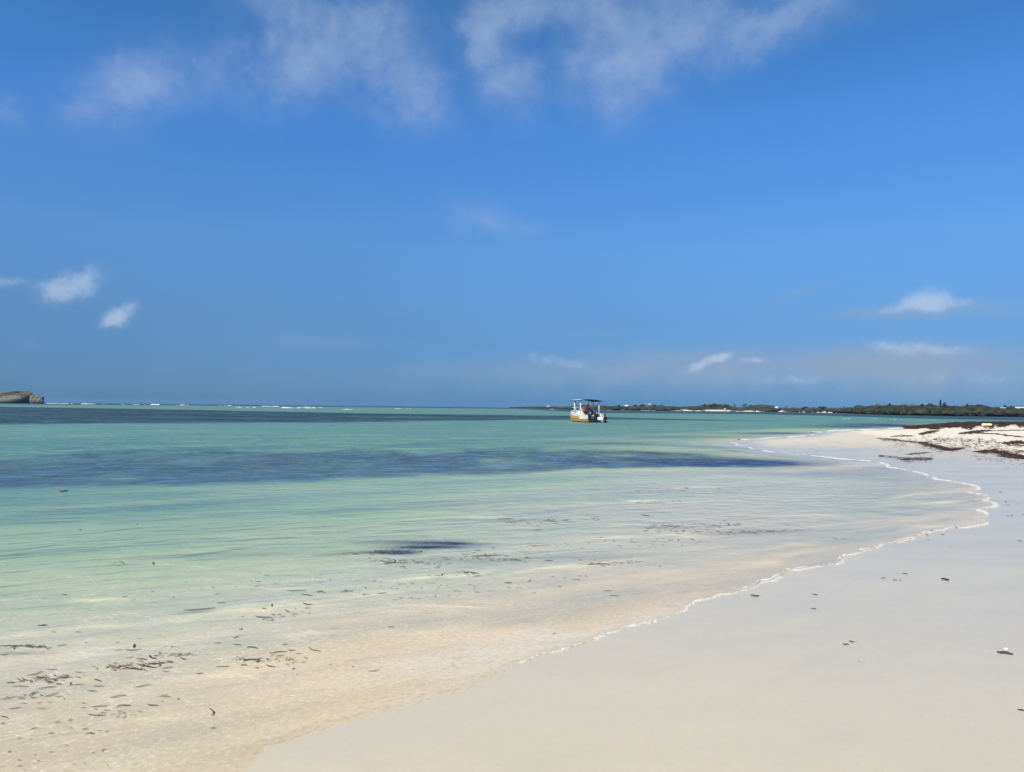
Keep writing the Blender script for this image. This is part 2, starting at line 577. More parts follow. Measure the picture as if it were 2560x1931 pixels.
gS = (ell(1620, 1150, 150, 6, .6, -4) + ell(1700, 1136, 160, 3.5, .45, -3) + ell(1560, 1132, 120, 4, .5, -2) + ell(1500, 1158, 110, 4, .5, -3) + ell(1780, 1118, 150, 2.5, .4, -2) + ell(1030, 1355, 130, 6, .60) + ell(1150, 1358, 75, 4, .7, -1) + ell(1080, 1367, 105, 4.5, .95, 0) + ell(1010, 1380, 45, 5.5, .8) + ell(960, 1380, 60, 4, .5) + ell(870, 1383, 90, 4, .35, 4)
      + ell(1790, 1157, 190, 8, .8, -1) + ell(1900, 1160, 130, 8, .7, 0) + ell(1700, 1161, 90, 5, .4, 0) + ell(1760, 1093, 170, 4, .35) + ell(1640, 1080, 90, 3, .3) + ell(1950, 1084, 100, 2.5, .5) + ell(1560, 1110, 140, 4, .3)
      + ell(1900, 1105, 60, 2.5, .55) + ell(1930, 1083, 90, 2.0, .4) + ell(2230, 1064, 120, 4.0, .85, -1) + ell(2120, 1068, 90, 3, .6, -1) + ell(2400, 1058, 90, 1.6, .5)
      + ell(1880, 1330, 110, 5, .35, 2) + ell(1700, 1318, 130, 4, .25) + ell(1480, 1392, 160, 6, .25) + ell(1300, 1300, 90, 4, .2) + ell(2050, 1185, 160, 6, .22) + ell(500, 1526, 55, 4, .35, 6) + ell(60, 1628, 90, 5, .3, 0) + ell(1200, 1400, 180, 8, .22)
      + ell(620, 1385, 200, 6, .2, 2))
CREST = [([(2190, 1249), (2298, 1236), (2430, 1229)], 3.5, .9), ([(2150, 1268), (2321, 1257), (2450, 1251)], 4, 1), ([(2110, 1324), (2263, 1316), (2400, 1316)], 4, .9), ([(1860, 1367), (1974, 1362), (2090, 1355)], 4.5, 1),
         ([(1880, 1398), (2003, 1379), (2160, 1367)], 6, 1), ([(1780, 1436), (1888, 1410), (1990, 1394)], 9, .9), ([(1360, 1354), (1511, 1345), (1685, 1339), (1860, 1340)], 3.5, .8), ([(1550, 1256), (1639, 1252), (1700, 1254)], 2.5, .8),
         ([(1280, 1421), (1396, 1416), (1560, 1411)], 4, .8), ([(-200, 1610), (0, 1591), (231, 1568), (463, 1545), (607, 1527), (810, 1507), (1000, 1492)], 8, .5), ([(900, 1464), (1000, 1452), (1100, 1438), (1280, 1421)], 6, .8),
         ([(600, 1588), (868, 1582), (1157, 1568), (1300, 1552)], 8, .7), ([(500, 1686), (590, 1680), (680, 1684)], 6, .8), ([(200, 1830), (312, 1805), (405, 1793), (540, 1768)], 12, .6), ([(940, 1504), (1100, 1512), (1290, 1520)], 3, .8),
         ([(1700, 1196), (1830, 1192), (1960, 1196)], 2.5, .5), ([(1900, 1292), (2020, 1289), (2140, 1292)], 3, .6), ([(2250, 1206), (2350, 1203), (2400, 1207)], 2, .6), ([(150, 1500), (300, 1496), (420, 1500)], 4, .6),
         ([(560, 1462), (700, 1470), (860, 1466)], 3, .5), ([(1500, 1316), (1600, 1312), (1700, 1315)], 2.5, .5), ([(1660, 1222), (1760, 1219), (1850, 1222)], 2, .5), ([(330, 1420), (450, 1412), (560, 1420)], 3, .5), ([(60, 1710), (200, 1690), (330, 1690)], 9, .5),
         ([(1300, 1482), (1400, 1470), (1520, 1468)], 6, .5), ([(1130, 1296), (1250, 1292), (1350, 1296)], 2.5, .5)]
crest = np.zeros_like(PU)
for cl_, hw_, st_ in CREST:
    xs_c = [p[0] for p in cl_]
    yy_c = np.interp(PU, xs_c, [p[1] for p in cl_])
    e_ = (xs_c[-1] - xs_c[0])
    win = sstep(PU, xs_c[0], xs_c[0] + .3 * e_) * (1 - sstep(PU, xs_c[-1] - .3 * e_, xs_c[-1]))
    wob_ = 1.6 * np.sin(PU / 61.0 + xs_c[0]) + 1.0 * np.sin(PU / 27.0 + xs_c[0] * 2) + .6 * np.sin(PU / 11.0 + xs_c[0] * 3)
    dd_ = (PV - yy_c - wob_ * hw_ * .25) / hw_
    prof_ = np.where(dd_ > 0, np.exp(-(dd_ * 1.6) ** 2), np.exp(-(dd_ / 1.3) ** 2))      # steep toward the shore, long behind
    crest = np.maximum(crest, st_ * win * prof_ * (.62 + .38 * np.sin(PU / 43.0 + xs_c[0] * 5) * np.sin(PU / 97.0 + xs_c[-1])))
fattr_g = np.clip(np.maximum(gA, gR), 0, 1)
Vw = np.stack([GX, GY, np.zeros_like(GX)], -1)
# a low swell in the geometry itself, dying out at the edge
sw = np.clip((-SD) / 6, 0, 1) * np.clip(GR / 60, 0.1, 1) * (1 - np.clip(GR / 900, 0, 1))
Vw[:, 2] = 0.006 * crest * np.clip(-SD / .4, 0, 1) * np.clip(GR / 8, .3, 3) + 0.012 * sw * (np.sin(GY * 1.7 + 0.6 * np.sin(GX * .5) + .35 * GX) + .6 * np.sin(GY * .9 - .25 * GX + 2 * np.sin(GX * .12)))
kq = SD[GQ].min(axis=1) < 0.4
Qw = GQ[kq & (GR[GQ].min(axis=1) > 1.0)]
q0 = Qw[0]
if np.cross(Vw[q0[1]] - Vw[q0[0]], Vw[q0[2]] - Vw[q0[0]])[2] < 0:
    Qw = Qw[:, ::-1]
used = np.unique(Qw)
remap = np.full(len(GX), -1)
remap[used] = np.arange(len(used))
me = fast_mesh('water', Vw[used], remap[Qw])
for nm, arr in (('crest', crest), ('depth', depth), ('grass', fattr_g), ('patch', np.clip(gB, 0, 1)), ('streak', np.clip(gS, 0, 1)), ('sd', -SD)):
    fattr(me, nm, arr[used])
mw = bpy.data.materials.new('clear_sea_water')
mw.use_nodes = True
t = NT(mw.node_tree)
t.n.clear()
P = t.pos()
R = t.vm('LENGTH', P)
D = t.attr('depth')
G = t.attr('grass')
PT = t.attr('patch')
ST = t.attr('streak')
sdw = t.attr('sd')
CR = t.attr('crest')
# several sizes of ripple; the small ones are left to roughness far away
rotp = t.along(P, 30, 0.38, 1.0)
warp = t.noise(P, 0.5, 3, 0.5, 0, 'Color')
rotw = t.vm('ADD', rotp, t.vm('SCALE', warp, sc=0.5))
r0 = t.noise(t.vm('ADD', t.along(P, 33, 0.16, 0.7), t.vm('SCALE', warp, sc=0.6)), 0.9, 4, 0.5)
r1 = t.noise(rotw, 1.3, 3, 0.55)
r2 = t.noise(rotw, 5.0, 3, 0.6)
r3 = t.noise(t.along(P, 35, 0.6, 1.0), 26.0, 3, 0.6)
r4 = t.noise(t.scale(P, (0.45, 1.0, 1.0), rad(3)), 0.22, 4, 0.6)
f2 = t.mr(R, 8.0, 60.0, 1.0, 0.12)
f3 = t.mr(R, 4.0, 16.0, 1.0, 0.0)
f4 = t.mr(R, 25.0, 120.0, 0.0, 1.0)
edge = t.mr(sdw, 0.0, 1.0, 1.8, 0.7)
h = t.m('MULTIPLY', t.m('MULTIPLY', r1, t.mr(R, 15, 150, 1.0, 0.6)), 0.05)
h = t.m('ADD', h, t.m('MULTIPLY', t.m('MULTIPLY', r0, t.mr(sdw, 0.8, 5.0, 0.03, 1.0)), 0.22))
h = t.m('ADD', h, t.m('MULTIPLY', t.m('MULTIPLY', r2, f2), 0.014))
h = t.m('ADD', h, t.m('MULTIPLY', t.m('MULTIPLY', t.m('MULTIPLY', r3, f3), edge), 0.0055))
h = t.m('ADD', h, t.m('MULTIPLY', t.m('MULTIPLY', r4, f4), 0.70))
r5 = t.noise(t.scale(P, (0.6, 1.0, 1.0)), 0.9, 4, 0.6)
h = t.m('ADD', h, t.m('MULTIPLY', t.m('MULTIPLY', r5, t.m('MULTIPLY', t.mr(R, 10, 30, 0.0, 1.0), t.mr(t.m('MAXIMUM', PT, G), 0.0, 0.5, 0.45, 1.3))), 0.34))
r6 = t.noise(t.along(P, 20, 0.5, 1.0), 3.4, 4, 0.6)
h = t.m('ADD', h, t.m('MULTIPLY', t.m('MULTIPLY', r6, t.m('MULTIPLY', t.m('MULTIPLY', t.mr(R, 6, 14, 0.25, 1.0), t.mr(D, 0.35, 0.6, 1.0, 0.45)), t.mr(R, 60, 30, 0.0, 1.0))), 0.060))
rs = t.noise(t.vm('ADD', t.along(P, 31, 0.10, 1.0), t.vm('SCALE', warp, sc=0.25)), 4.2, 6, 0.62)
rt_ = t.noise(t.along(P, 20, 0.35, 1.0), 9.0, 5, 0.65)
h = t.m('MULTIPLY', h, t.mr(sdw, 0.0, 1.6, 0.12, 1.0))
nrm = t.bump(h, 1.0, 1.0)
# body colour: what the lit sand and weed below look like through this much water
dn = t.m('ADD', D, t.m('MULTIPLY', t.mr(r4, 0.3, 0.7, -0.05, 0.05), D))
dn = t.m('ADD', dn, t.mr(r0, 0.32, 0.68, -0.11, 0.11), clamp=True)
body = t.ramp(dn, [(0.0, (0.82, 0.71, 0.54)), (0.045, (0.78, 0.62, 0.40)), (0.14, (0.53, 0.475, 0.345)), (0.30, (0.42, 0.435, 0.31)), (0.5, (0.385, 0.435, 0.265)),
                   (0.65, (0.300, 0.395, 0.230)), (0.82, (0.180, 0.300, 0.190)), (1.0, (0.075, 0.205, 0.180))])
shal = t.mr(D, 0.05, 0.5, 1.0, 0.0)
body = t.mix(t.m('MULTIPLY', t.mr(rs, 0.50, 0.66, 0.0, 0.40, True), shal), body, (0.80, 0.70, 0.47))  # focused sunlight painted as cream streaks in the body colour
body = t.mix(t.m('MULTIPLY', t.m('MULTIPLY', CR, t.mr(rt_, 0.35, 0.6, 0.25, 1.1)), 0.95, clamp=True), body, (0.84, 0.74, 0.50))  # cream light through the wave faces, painted along the crests
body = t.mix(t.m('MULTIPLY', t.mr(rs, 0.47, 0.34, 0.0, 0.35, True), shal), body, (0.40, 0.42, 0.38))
body = t.mix(t.m('MULTIPLY', t.mr(rt_, 0.56, 0.70, 0.0, 0.4, True), shal), body, (0.36, 0.33, 0.26))
# seagrass
n1 = t.noise(t.scale(P, (1.0, 0.6, 1.0)), 0.42, 7, 0.66, 0.5)
n2 = t.noise(t.scale(P, (0.35, 1.0, 1.0)), 0.10, 5, 0.65)
rt2 = t.noise(t.scale(P, (0.5, 1.0, 1.0)), 1.6, 5, 0.7, 0.4)
pm = t.m('MULTIPLY', t.mr(t.m('ADD', t.m('MULTIPLY', PT, 0.36), t.m('ADD', t.m('MULTIPLY', n1, 0.72), t.m('MULTIPLY', rt2, 0.28))), 0.60, 0.84, 0, 1, True), t.mr(PT, 0.0, 0.15))
n3 = t.noise(t.scale(P, (0.5, 1.0, 1.0)), 0.05, 7, 0.75)
gm = t.m('MULTIPLY', G, t.m('MULTIPLY', t.mr(n2, 0.3, 0.6, 0.80, 1.05), t.mr(n3, 0.35, 0.6, 0.62, 1.05)), clamp=True)
sm = t.m('MULTIPLY', ST, t.mr(n1, 0.3, 0.6, 1.0, 1.5), clamp=True)
body = t.mix(t.m('MULTIPLY', pm, t.mr(PT, 0.2, 0.95, 0.48, 0.92)), body, t.mix(t.mr(n1, 0.4, 0.65), (0.065, 0.105, 0.085), (0.020, 0.045, 0.075)))
body = t.mix(gm, body, (0.006, 0.026, 0.055))
body = t.mix(sm, body, (0.022, 0.030, 0.065))
dif = t.n.new('ShaderNodeBsdfDiffuse')
t.l.new(nrm, dif.inputs['Normal'])
t.l.new(body, dif.inputs['Color'])
tr = t.n.new('ShaderNodeBsdfTransparent')
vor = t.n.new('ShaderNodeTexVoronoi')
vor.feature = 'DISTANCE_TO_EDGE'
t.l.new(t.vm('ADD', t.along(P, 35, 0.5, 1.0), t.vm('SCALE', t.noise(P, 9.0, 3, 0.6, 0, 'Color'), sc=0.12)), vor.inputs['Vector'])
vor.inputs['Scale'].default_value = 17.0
caus = t.m('MULTIPLY', t.mr(vor.outputs['Distance'], 0.10, 0.0, 0.0, 1.0, True), t.mr(R, 4.5, 12.0, 1.0, 0.0))  # net of caustic sunlight, painted into film and body colour below
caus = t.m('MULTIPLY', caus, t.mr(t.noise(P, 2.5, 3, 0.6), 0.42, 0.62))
film = t.mix(t.mr(sdw, 0.08, 0.6), (1.0, 0.985, 0.955), (1.0, 0.935, 0.82))
mot = t.noise(P, 30.0, 5, 0.68, 0.3)
film = t.mix(t.m('MULTIPLY', t.mr(mot, 0.50, 0.36, 0.0, 0.75, True), t.mr(R, 5, 11, 1.0, 0.0)), film, (0.90, 0.84, 0.74))
film = t.mix(caus, film, (1.0, 1.0, 1.0))
t.l.new(film, tr.inputs['Color'])
opq = t.m('MULTIPLY', t.mr(D, 0.0, 0.22, 0.65, 1.0), t.mr(sdw, 0.0, 0.10, 0.55, 1.0))
opq = t.m('MAXIMUM', opq, sm)
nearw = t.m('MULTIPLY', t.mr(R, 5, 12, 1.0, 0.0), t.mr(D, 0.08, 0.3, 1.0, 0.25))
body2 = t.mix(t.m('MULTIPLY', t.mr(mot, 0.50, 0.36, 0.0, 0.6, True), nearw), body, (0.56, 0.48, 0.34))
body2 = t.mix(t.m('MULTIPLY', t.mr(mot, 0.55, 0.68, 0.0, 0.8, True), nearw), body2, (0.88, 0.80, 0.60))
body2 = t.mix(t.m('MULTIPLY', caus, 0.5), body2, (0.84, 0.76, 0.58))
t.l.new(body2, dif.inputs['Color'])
mx = t.n.new('ShaderNodeMixShader')
t.put(mx.inputs[0], opq)
t.l.new(tr.outputs[0], mx.inputs[1])
t.l.new(dif.outputs[0], mx.inputs[2])
gl = t.n.new('ShaderNodeBsdfGlossy')
t.put(gl.inputs['Roughness'], t.mr(R, 5, 45, 0.08, 0.42))
t.l.new(nrm, gl.inputs['Normal'])
gl.inputs['Color'].default_value = (1, 1, 1, 1)
fn = t.n.new('ShaderNodeFresnel')
fn.inputs['IOR'].default_value = 1.333
t.l.new(nrm, fn.inputs['Normal'])
# wave faces hide one another at grazing view: the mean reflectance levels off
fac = t.m('MULTIPLY', t.m('POWER', fn.outputs[0], t.mr(R, 14, 45, 1.0, 2.4)), t.m('MULTIPLY', t.mr(R, 8, 70, 0.74, 0.40), t.mr(R, 4.0, 9.0, 0.72, 1.0)))
flk = t.noise(t.scale(P, (0.45, 1.0, 1.0)), 2.6, 5, 0.65, 0.3)
flk2 = t.noise(t.scale(P, (0.6, 1.0, 1.0)), 0.45, 5, 0.7, 0.2)
fl = t.m('MULTIPLY', t.mr(flk, 0.51, 0.64, 0.0, 0.50, True), t.m('MULTIPLY', t.mr(R, 10, 16, 0.0, 1.0), t.mr(R, 60, 32, 0.0, 1.0)))
fl = t.m('ADD', fl, t.m('MULTIPLY', t.mr(flk2, 0.52, 0.66, 0.0, 0.30, True), t.mr(R, 35, 70, 0.0, 1.0)))
fac = t.m('ADD', fac, t.m('MULTIPLY', fl, t.mr(t.m('MAXIMUM', t.m('MAXIMUM', pm, gm), sm), 0.0, 0.6, 0.15, 1.0)))
fac = t.m('MULTIPLY', fac, t.m('SUBTRACT', 1.0, t.m('MULTIPLY', CR, 0.75)))
fac = t.m('MULTIPLY', fac, t.mr(sdw, -0.02, 0.10, 0.0, 1.0))
m2 = t.n.new('ShaderNodeMixShader')
t.put(m2.inputs[0], fac)
t.l.new(mx.outputs[0], m2.inputs[1])
t.l.new(gl.outputs[0], m2.inputs[2])
out = t.n.new('ShaderNodeOutputMaterial')
t.l.new(m2.outputs[0], out.inputs['Surface'])
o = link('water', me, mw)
tag(o, 'clear turquoise sea shallowing to tan over the sand, dark with seagrass in bands', 'sea', kind='structure')

# ------------------------------------------------------------------ foam along the swash edge
foam_m = mat_simple('sea_foam', (0.64, 0.61, 0.56), 0.55, 0.4, 0.06, 40, bump=0.002, bscale=400)


def noise1(x, seed=0):
    r_ = np.random.default_rng(seed)
    xs = np.arange(-2, int(np.max(x)) + 4)
    v = r_.random(len(xs))
    return np.interp(x, xs, v)


FV, FQ = [], []


def add_ribbon(path, width, height, zbase, seed, gap=0.35, seaward=1.0):
    """lumpy half round ribbon; path Nx2"""
    path = np.asarray(path)
    seg = np.linalg.norm(np.diff(path, axis=0), axis=1)
    s = np.concatenate([[0], np.cumsum(seg)])
    step = width * 0.5
    n = max(int(s[-1] / step), 4)
    ss = np.linspace(0, s[-1], n)
    x = np.interp(ss, s, path[:, 0])
    y = np.interp(ss, s, path[:, 1])
    tx, ty = np.gradient(x), np.gradient(y)
    l = np.hypot(tx, ty) + 1e-9
    nx_, ny_ = -ty / l, tx / l
    a = noise1(ss / (width * 9), seed) * .7 + noise1(ss / (width * 2.6), seed + 1) * .5
    on = np.clip((a - gap) * 3.0, 0, 1)
    K = 7
    base = len(FV)
    r_ = np.random.default_rng(seed + 5)
    jit = r_.random((n, K))
    off = (noise1(ss / (width * 5), seed + 3) - .5) * width * .8
    for i in range(n):
        wd_ = width * (0.25 + 0.9 * a[i]) * on[i] + 1e-4
        for k in range(K):
            q_ = k / (K - 1) * 2 - 1
            hh = height * on[i] * (1 - q_ * q_) ** .5 * (0.35 + 0.9 * jit[i, k]) - 0.004
            e = off[i] + q_ * wd_ * (0.7 + .4 * jit[i, k])
            FV.append((x[i] + nx_[i] * e, y[i] + ny_[i] * e, zbase + hh))
    for i in range(n - 1):
        if on[i] < 0.02 and on[i + 1] < 0.02:
            continue
        for k in range(K - 1):
            p = base + i * K + k
            FQ.append((p, p + 1, p + K + 1, p + K))


dS = np.hypot(SHORE[:, 0], SHORE[:, 1])
cum = np.arange(len(SHORE))


def shore_slice(pa, pb):
    a = np.argmin(np.hypot(SHORE[:, 0] - at0(*pa)[0], SHORE[:, 1] - at0(*pa)[1]))
    b_ = np.argmin(np.hypot(SHORE[:, 0] - at0(*pb)[0], SHORE[:, 1] - at0(*pb)[1]))
    return SHORE[min(a, b_):max(a, b_) + 1]


def bubbles(path, n, spread, rmin, rmax, seed):
    r_ = np.random.default_rng(seed)
    path = np.asarray(path)
    for _ in range(n):
        i = r_.integers(0, len(path) - 1)
        p = path[i] + (path[i + 1] - path[i]) * r_.random()
        d = path[i + 1] - path[i]
        d = d / (np.hypot(*d) + 1e-9)
        nn = np.array([-d[1], d[0]])
        p = p + nn * abs(r_.normal()) * spread
        rr = r_.uniform(rmin, rmax)
        base = len(FV)
        for a in range(6):
            th = a * math.pi / 3
            FV.append((p[0] + rr * math.cos(th) * r_.uniform(.7, 1.3), p[1] + rr * math.sin(th) * r_.uniform(.7, 1.3), 0.001))
        FV.append((p[0], p[1], rr * 0.6))
        FV.append((p[0], p[1], rr * 0.6))
        for a in range(6):
            FQ.append((base + a, base + (a + 1) % 6, base + 6, base + 7))


s1 = shore_slice((1280, 1667), (1853, 1478))
add_ribbon(s1, 0.017, 0.008, 0.002, 11, 0.40)
add_ribbon(s1 + [-0.012, 0.02], 0.012, 0.008, 0.004, 41, 0.5)
bubbles(s1, 300, 0.02, .002, .006, 3)
s2 = shore_slice((1853, 1478), (2390, 1320))
add_ribbon(s2, 0.024, 0.010, 0.002, 21, 0.38)
add_ribbon(s2 + [-0.03, 0.06], 0.02, 0.010, 0.004, 22, 0.55)
bubbles(s2, 500, 0.04, .003, .009, 4)
s3 = shore_slice((2390, 1320), (2283, 1179))
add_ribbon(s3, 0.045, 0.014, 0.002, 31, 0.36)
bubbles(s3, 400, 0.08, .004, .012, 5)
s4 = shore_slice((2283, 1179), (1826, 1106))
add_ribbon(s4, 0.06, 0.02, 0.002, 32, 0.38)
s5 = shore_slice((1850, 1100), (2200, 1075))
add_ribbon(s5, 0.2, 0.05, 0.0, 33, 0.45)
s6 = shore_slice((2040, 1083), (2340, 1068))
add_ribbon(s6 + [0, 1.0], 0.5, 0.08, 0.0, 34, 0.42)
s0 = shore_slice((640, 1900), (1280, 1667))
add_ribbon(s0, 0.008, 0.003, 0.0015, 35, 0.22)
bubbles(s0, 60, 0.02, .001, .003, 6)
# the older, inner lip of the swash
inner = np.array([at0(*p) for p in [(700, 1860), (820, 1790), (900, 1745), (1000, 1712), (1120, 1684), (1200, 1668), (1290, 1655), (1360, 1625), (1420, 1608)]])
bubbles(inner, 120, 0.05, .0015, .004, 7)
me = pydata('foam', FV, FQ)
o = link('foam', me, foam_m)
tag(o, 'white foam along the scalloped edge of the spent wave', 'foam', kind='stuff')

# far surf on the reef and small breakers in the channel
FV, FQ = [], []


def surf(x0, x1, y, hpx, seed, slope=HSL):
    a = at0(x0, y)
    b_ = at0(x1, y + slope * (x1 - x0))
    d = math.hypot(*a)
    n = 12
    path = np.array([(a[0] + (b_[0] - a[0]) * i / n, a[1] + (b_[1] - a[1]) * i / n) for i in range(n + 1)])
    hh = hpx * d / F
    add_ribbon(path, hh * 0.7, hh * .6, 0.0, seed, 0.5)


for i, (x0, x1, drop, hp) in enumerate([(110, 150, 3.2, 1.6), (150, 172, 3.2, 1.6), (176, 240, 3.4, 2.2), (250, 268, 3.4, 2.4), (292, 400, 3.6, 3.4), (430, 520, 3.6, 1.8), (540, 580, 3.8, 1.6),
                                        (590, 640, 7.5, 2.6), (655, 700, 4.5, 2.0), (705, 790, 8.0, 3.6), (745, 820, 6.0, 2.6), (855, 898, 10.5, 3.2), (903, 925, 9.5, 2.2), (985, 1030, 7.0, 1.5),
                                        (1374, 1392, 4.2, 1.0), (2110, 2125, 20.3, 1.6), (2180, 2190, 19.5, 1.2), (2198, 2212, 20.0, 1.5), (2225, 2262, 21.0, 1.6), (2262, 2340, 21.5, 0.8), (2500, 2560, 23.0, 0.9)]):
    surf(x0, x1, horizon(x0) + drop, hp, 60 + i)
me = pydata('surf', FV, FQ)
o = link('surf', me, foam_m)
tag(o, 'thin white lines of surf breaking far out on the reef', 'surf', kind='stuff')


# ------------------------------------------------------------------ lumps and leaf clouds for far vegetation
def lump(center, rx, ry, rz, seed, sub=2, rough=0.25):
    bm = bmesh.new()
    bmesh.ops.create_icosphere(bm, subdivisions=sub, radius=1)
    r_ = np.random.default_rng(seed)
    ph = r_.random(9) * 6.28
    V, Fc = [], []
    for v in bm.verts:
        c_ = v.co
        k = 1 + rough * (math.sin(3.1 * c_.x + ph[0]) * math.sin(2.7 * c_.y + ph[1]) + .6 * math.sin(6.3 * c_.z + 5 * c_.x + ph[2]) * math.sin(5.1 * c_.y + ph[3]) + .4 * math.sin(11 * c_.x + ph[4]) * math.sin(10 * c_.z + ph[5]))
        V.append((center[0] + c_.x * rx * k, center[1] + c_.y * ry * k, center[2] + c_.z * rz * k))
    for f in bm.faces:
        Fc.append([v.index for v in f.verts])
    bm.free()
    return V, Fc


def leaf_quads(P0, size, seed, updir=0.3):
    """random small two-triangle leaf clusters at points P0 (n,3)"""
    r_ = np.random.default_rng(seed)
    n = len(P0)
    a = r_.normal(size=(n, 3))
    a /= np.linalg.norm(a, axis=1)[:, None]
    b_ = r_.normal(size=(n, 3))
    b_[:, 2] *= updir
    b_ -= (a * b_).sum(1)[:, None] * a
    b_ /= np.linalg.norm(b_, axis=1)[:, None] + 1e-9
    s = (size * r_.uniform(.5, 1.3, n))[:, None]
    V = np.stack([P0 - a * s, P0 - b_ * s * .6, P0 + a * s, P0 + b_ * s * .6], 1).reshape(-1, 3)
    Q = np.arange(n * 4).reshape(n, 4)
    return V, Q


def leaf_mat(name, dark, light, nscale=0.6):
    m = bpy.data.materials.new(name)
    m.use_nodes = True
    t_ = NT(m.node_tree)
    b_ = t_.n['Principled BSDF']
    P_ = t_.pos()
    n_ = t_.noise(P_, nscale, 5, 0.65)
    isl = t_.n.new('ShaderNodeNewGeometry').outputs['Random Per Island']
    f_ = t_.m('ADD', t_.mr(n_, 0.3, 0.7, 0, .7), t_.m('MULTIPLY', isl, 0.35), clamp=True)
    t_.l.new(t_.mix(f_, dark, light), b_.inputs['Base Color'])
    b_.inputs['Roughness'].default_value = 0.7
    b_.inputs['Specular IOR Level'].default_value = 0.2
    return m


mg_front = leaf_mat('mangrove_leaves', (0.018, 0.026, 0.018), (0.050, 0.058, 0.034), 0.25)
mg_back = leaf_mat('coastal_scrub_leaves', (0.034, 0.044, 0.030), (0.082, 0.088, 0.055), 0.12)
tree_leaf = leaf_mat('tree_leaves', (0.030, 0.042, 0.028), (0.085, 0.095, 0.055), 0.8)
bark = mat_simple('bark', (0.16, 0.13, 0.10), 0.85, 0.2, 0.3, 3)

BASE = [(1240, 1019.8), (1300, 1020.8), (1400, 1022.6), (1440, 1024.4), (1500, 1025.6), (1600, 1026.6), (1700, 1027.7), (1850, 1029.2), (2000, 1031.0), (2100, 1033.0), (2190, 1036.8), (2300, 1039.4), (2400, 1041), (2560, 1043), (2700, 1046), (3200, 1056)]
TOP = [(1240, 1018), (1290, 1017.5), (1340, 1016), (1400, 1016.5), (1430, 1016), (1460, 1012.5), (1500, 1013), (1560, 1016), (1600, 1014), (1624, 1014), (1660, 1015), (1700, 1016.5), (1740, 1015), (1780, 1011), (1800, 1011), (1830, 1017), (1860, 1017.5),
       (1885, 1014), (1910, 1012), (1925, 1014), (1940, 1019), (1980, 1020), (2010, 1020), (2050, 1019), (2090, 1020), (2120, 1020), (2150, 1016), (2200, 1014), (2230, 1013.5), (2300, 1014), (2350, 1015), (2400, 1015), (2450, 1014.5), (2480, 1019), (2520, 1018), (2560, 1016), (2700, 1015), (3200, 1012)]


def far_pt(px, extra=0.0):
    """point on the far shoreline at a bearing, 'extra' metres behind it"""
    py = float(np.interp(px, *zip(*BASE)))
    x, y = at0(px, py)
    d = math.hypot(x, y)
    k = (d + extra) / d
    return x * k, y * k, d + extra


def z_at(px, py, d):
    dd = ray(px, py)
    return HC + dd.z / math.hypot(dd.x, dd.y) * d


# land of the far shore
xs = np.linspace(1236, 3200, 260)
V, Q = [], []
rows = [(-2, -0.6), (2, 0.15), (9, 0.7), (30, 1.2), (150, 1.6), (700, 1.8)]
for i, px in enumerate(xs):
    wob = (4 * math.sin(i * .7) + 3 * math.sin(i * 1.9)) if px < 2050 else 2
    for e, z in rows:
        x, y, d = far_pt(px, e * (1 if px > 1430 else 2.0) + wob * (e > 0))
        V.append((x, y, z * (0.5 if px < 1430 else (1 if px < 2050 or z < 0 else .35))))
nr = len(rows)
for i in range(len(xs) - 1):
    for k in range(nr - 1):
        p = i * nr + k
        Q.append((p, p + nr, p + nr + 1, p + 1))
me = pydata('far_shore', V, Q)
mf = bpy.data.materials.new('far_shore_soil')
mf.use_nodes = True
t = NT(mf.node_tree)
b = t.n['Principled BSDF']
t.l.new(t.mix(t.mr(t.noise(t.pos(), 0.05, 4, 0.6), 0.4, 0.6), (0.10, 0.09, 0.065), (0.16, 0.14, 0.10)), b.inputs['Base Color'])
b.inputs['Roughness'].default_value = 0.9
o = link('far_shore', me, mf)
tag(o, 'low land on the far side of the bay under scrub and mangroves', 'shore', kind='structure')
# bright beaches on it
mbz = mat_simple('far_beach_sand', (0.66, 0.60, 0.50), 0.9, 0.2, 0.08, 0.2)
V, Q = [], []
for (a, b_, w_) in [(1686, 1733, 1.0), (1737, 1850, 1.2), (1852, 1900, .8), (1889, 1906, 1.6), (1945, 1968, 1.3), (1996, 2026, .9), (2030, 2120, 1.2), (1460, 1480, .6), (1512, 1530, .6), (1600, 1640, .6), (1372, 1400, .5)]:
    n = 10
    base = len(V)
    for i in range(n + 1):
        px = a + (b_ - a) * i / n
        k = math.sin(math.pi * min(max(i / n, 0.03), .97)) ** .5
        for e, zz in ((-3, -0.1), (4, 0.55 * w_ * k), (12, 1.05 * w_ * k), (16, 0.8 * w_ * k)):
            x, y, d = far_pt(px, e)
            V.append((x, y, zz + 0.05))
    for i in range(n):
        for k in range(3):
            p = base + i * 4 + k
            Q.append((p, p + 4, p + 5, p + 1))
me = pydata('far_beach', V, Q)
o = link('far_beach', me, mbz)
tag(o, 'thin strips of pale sand at the foot of the far shore', 'beach', kind='structure')

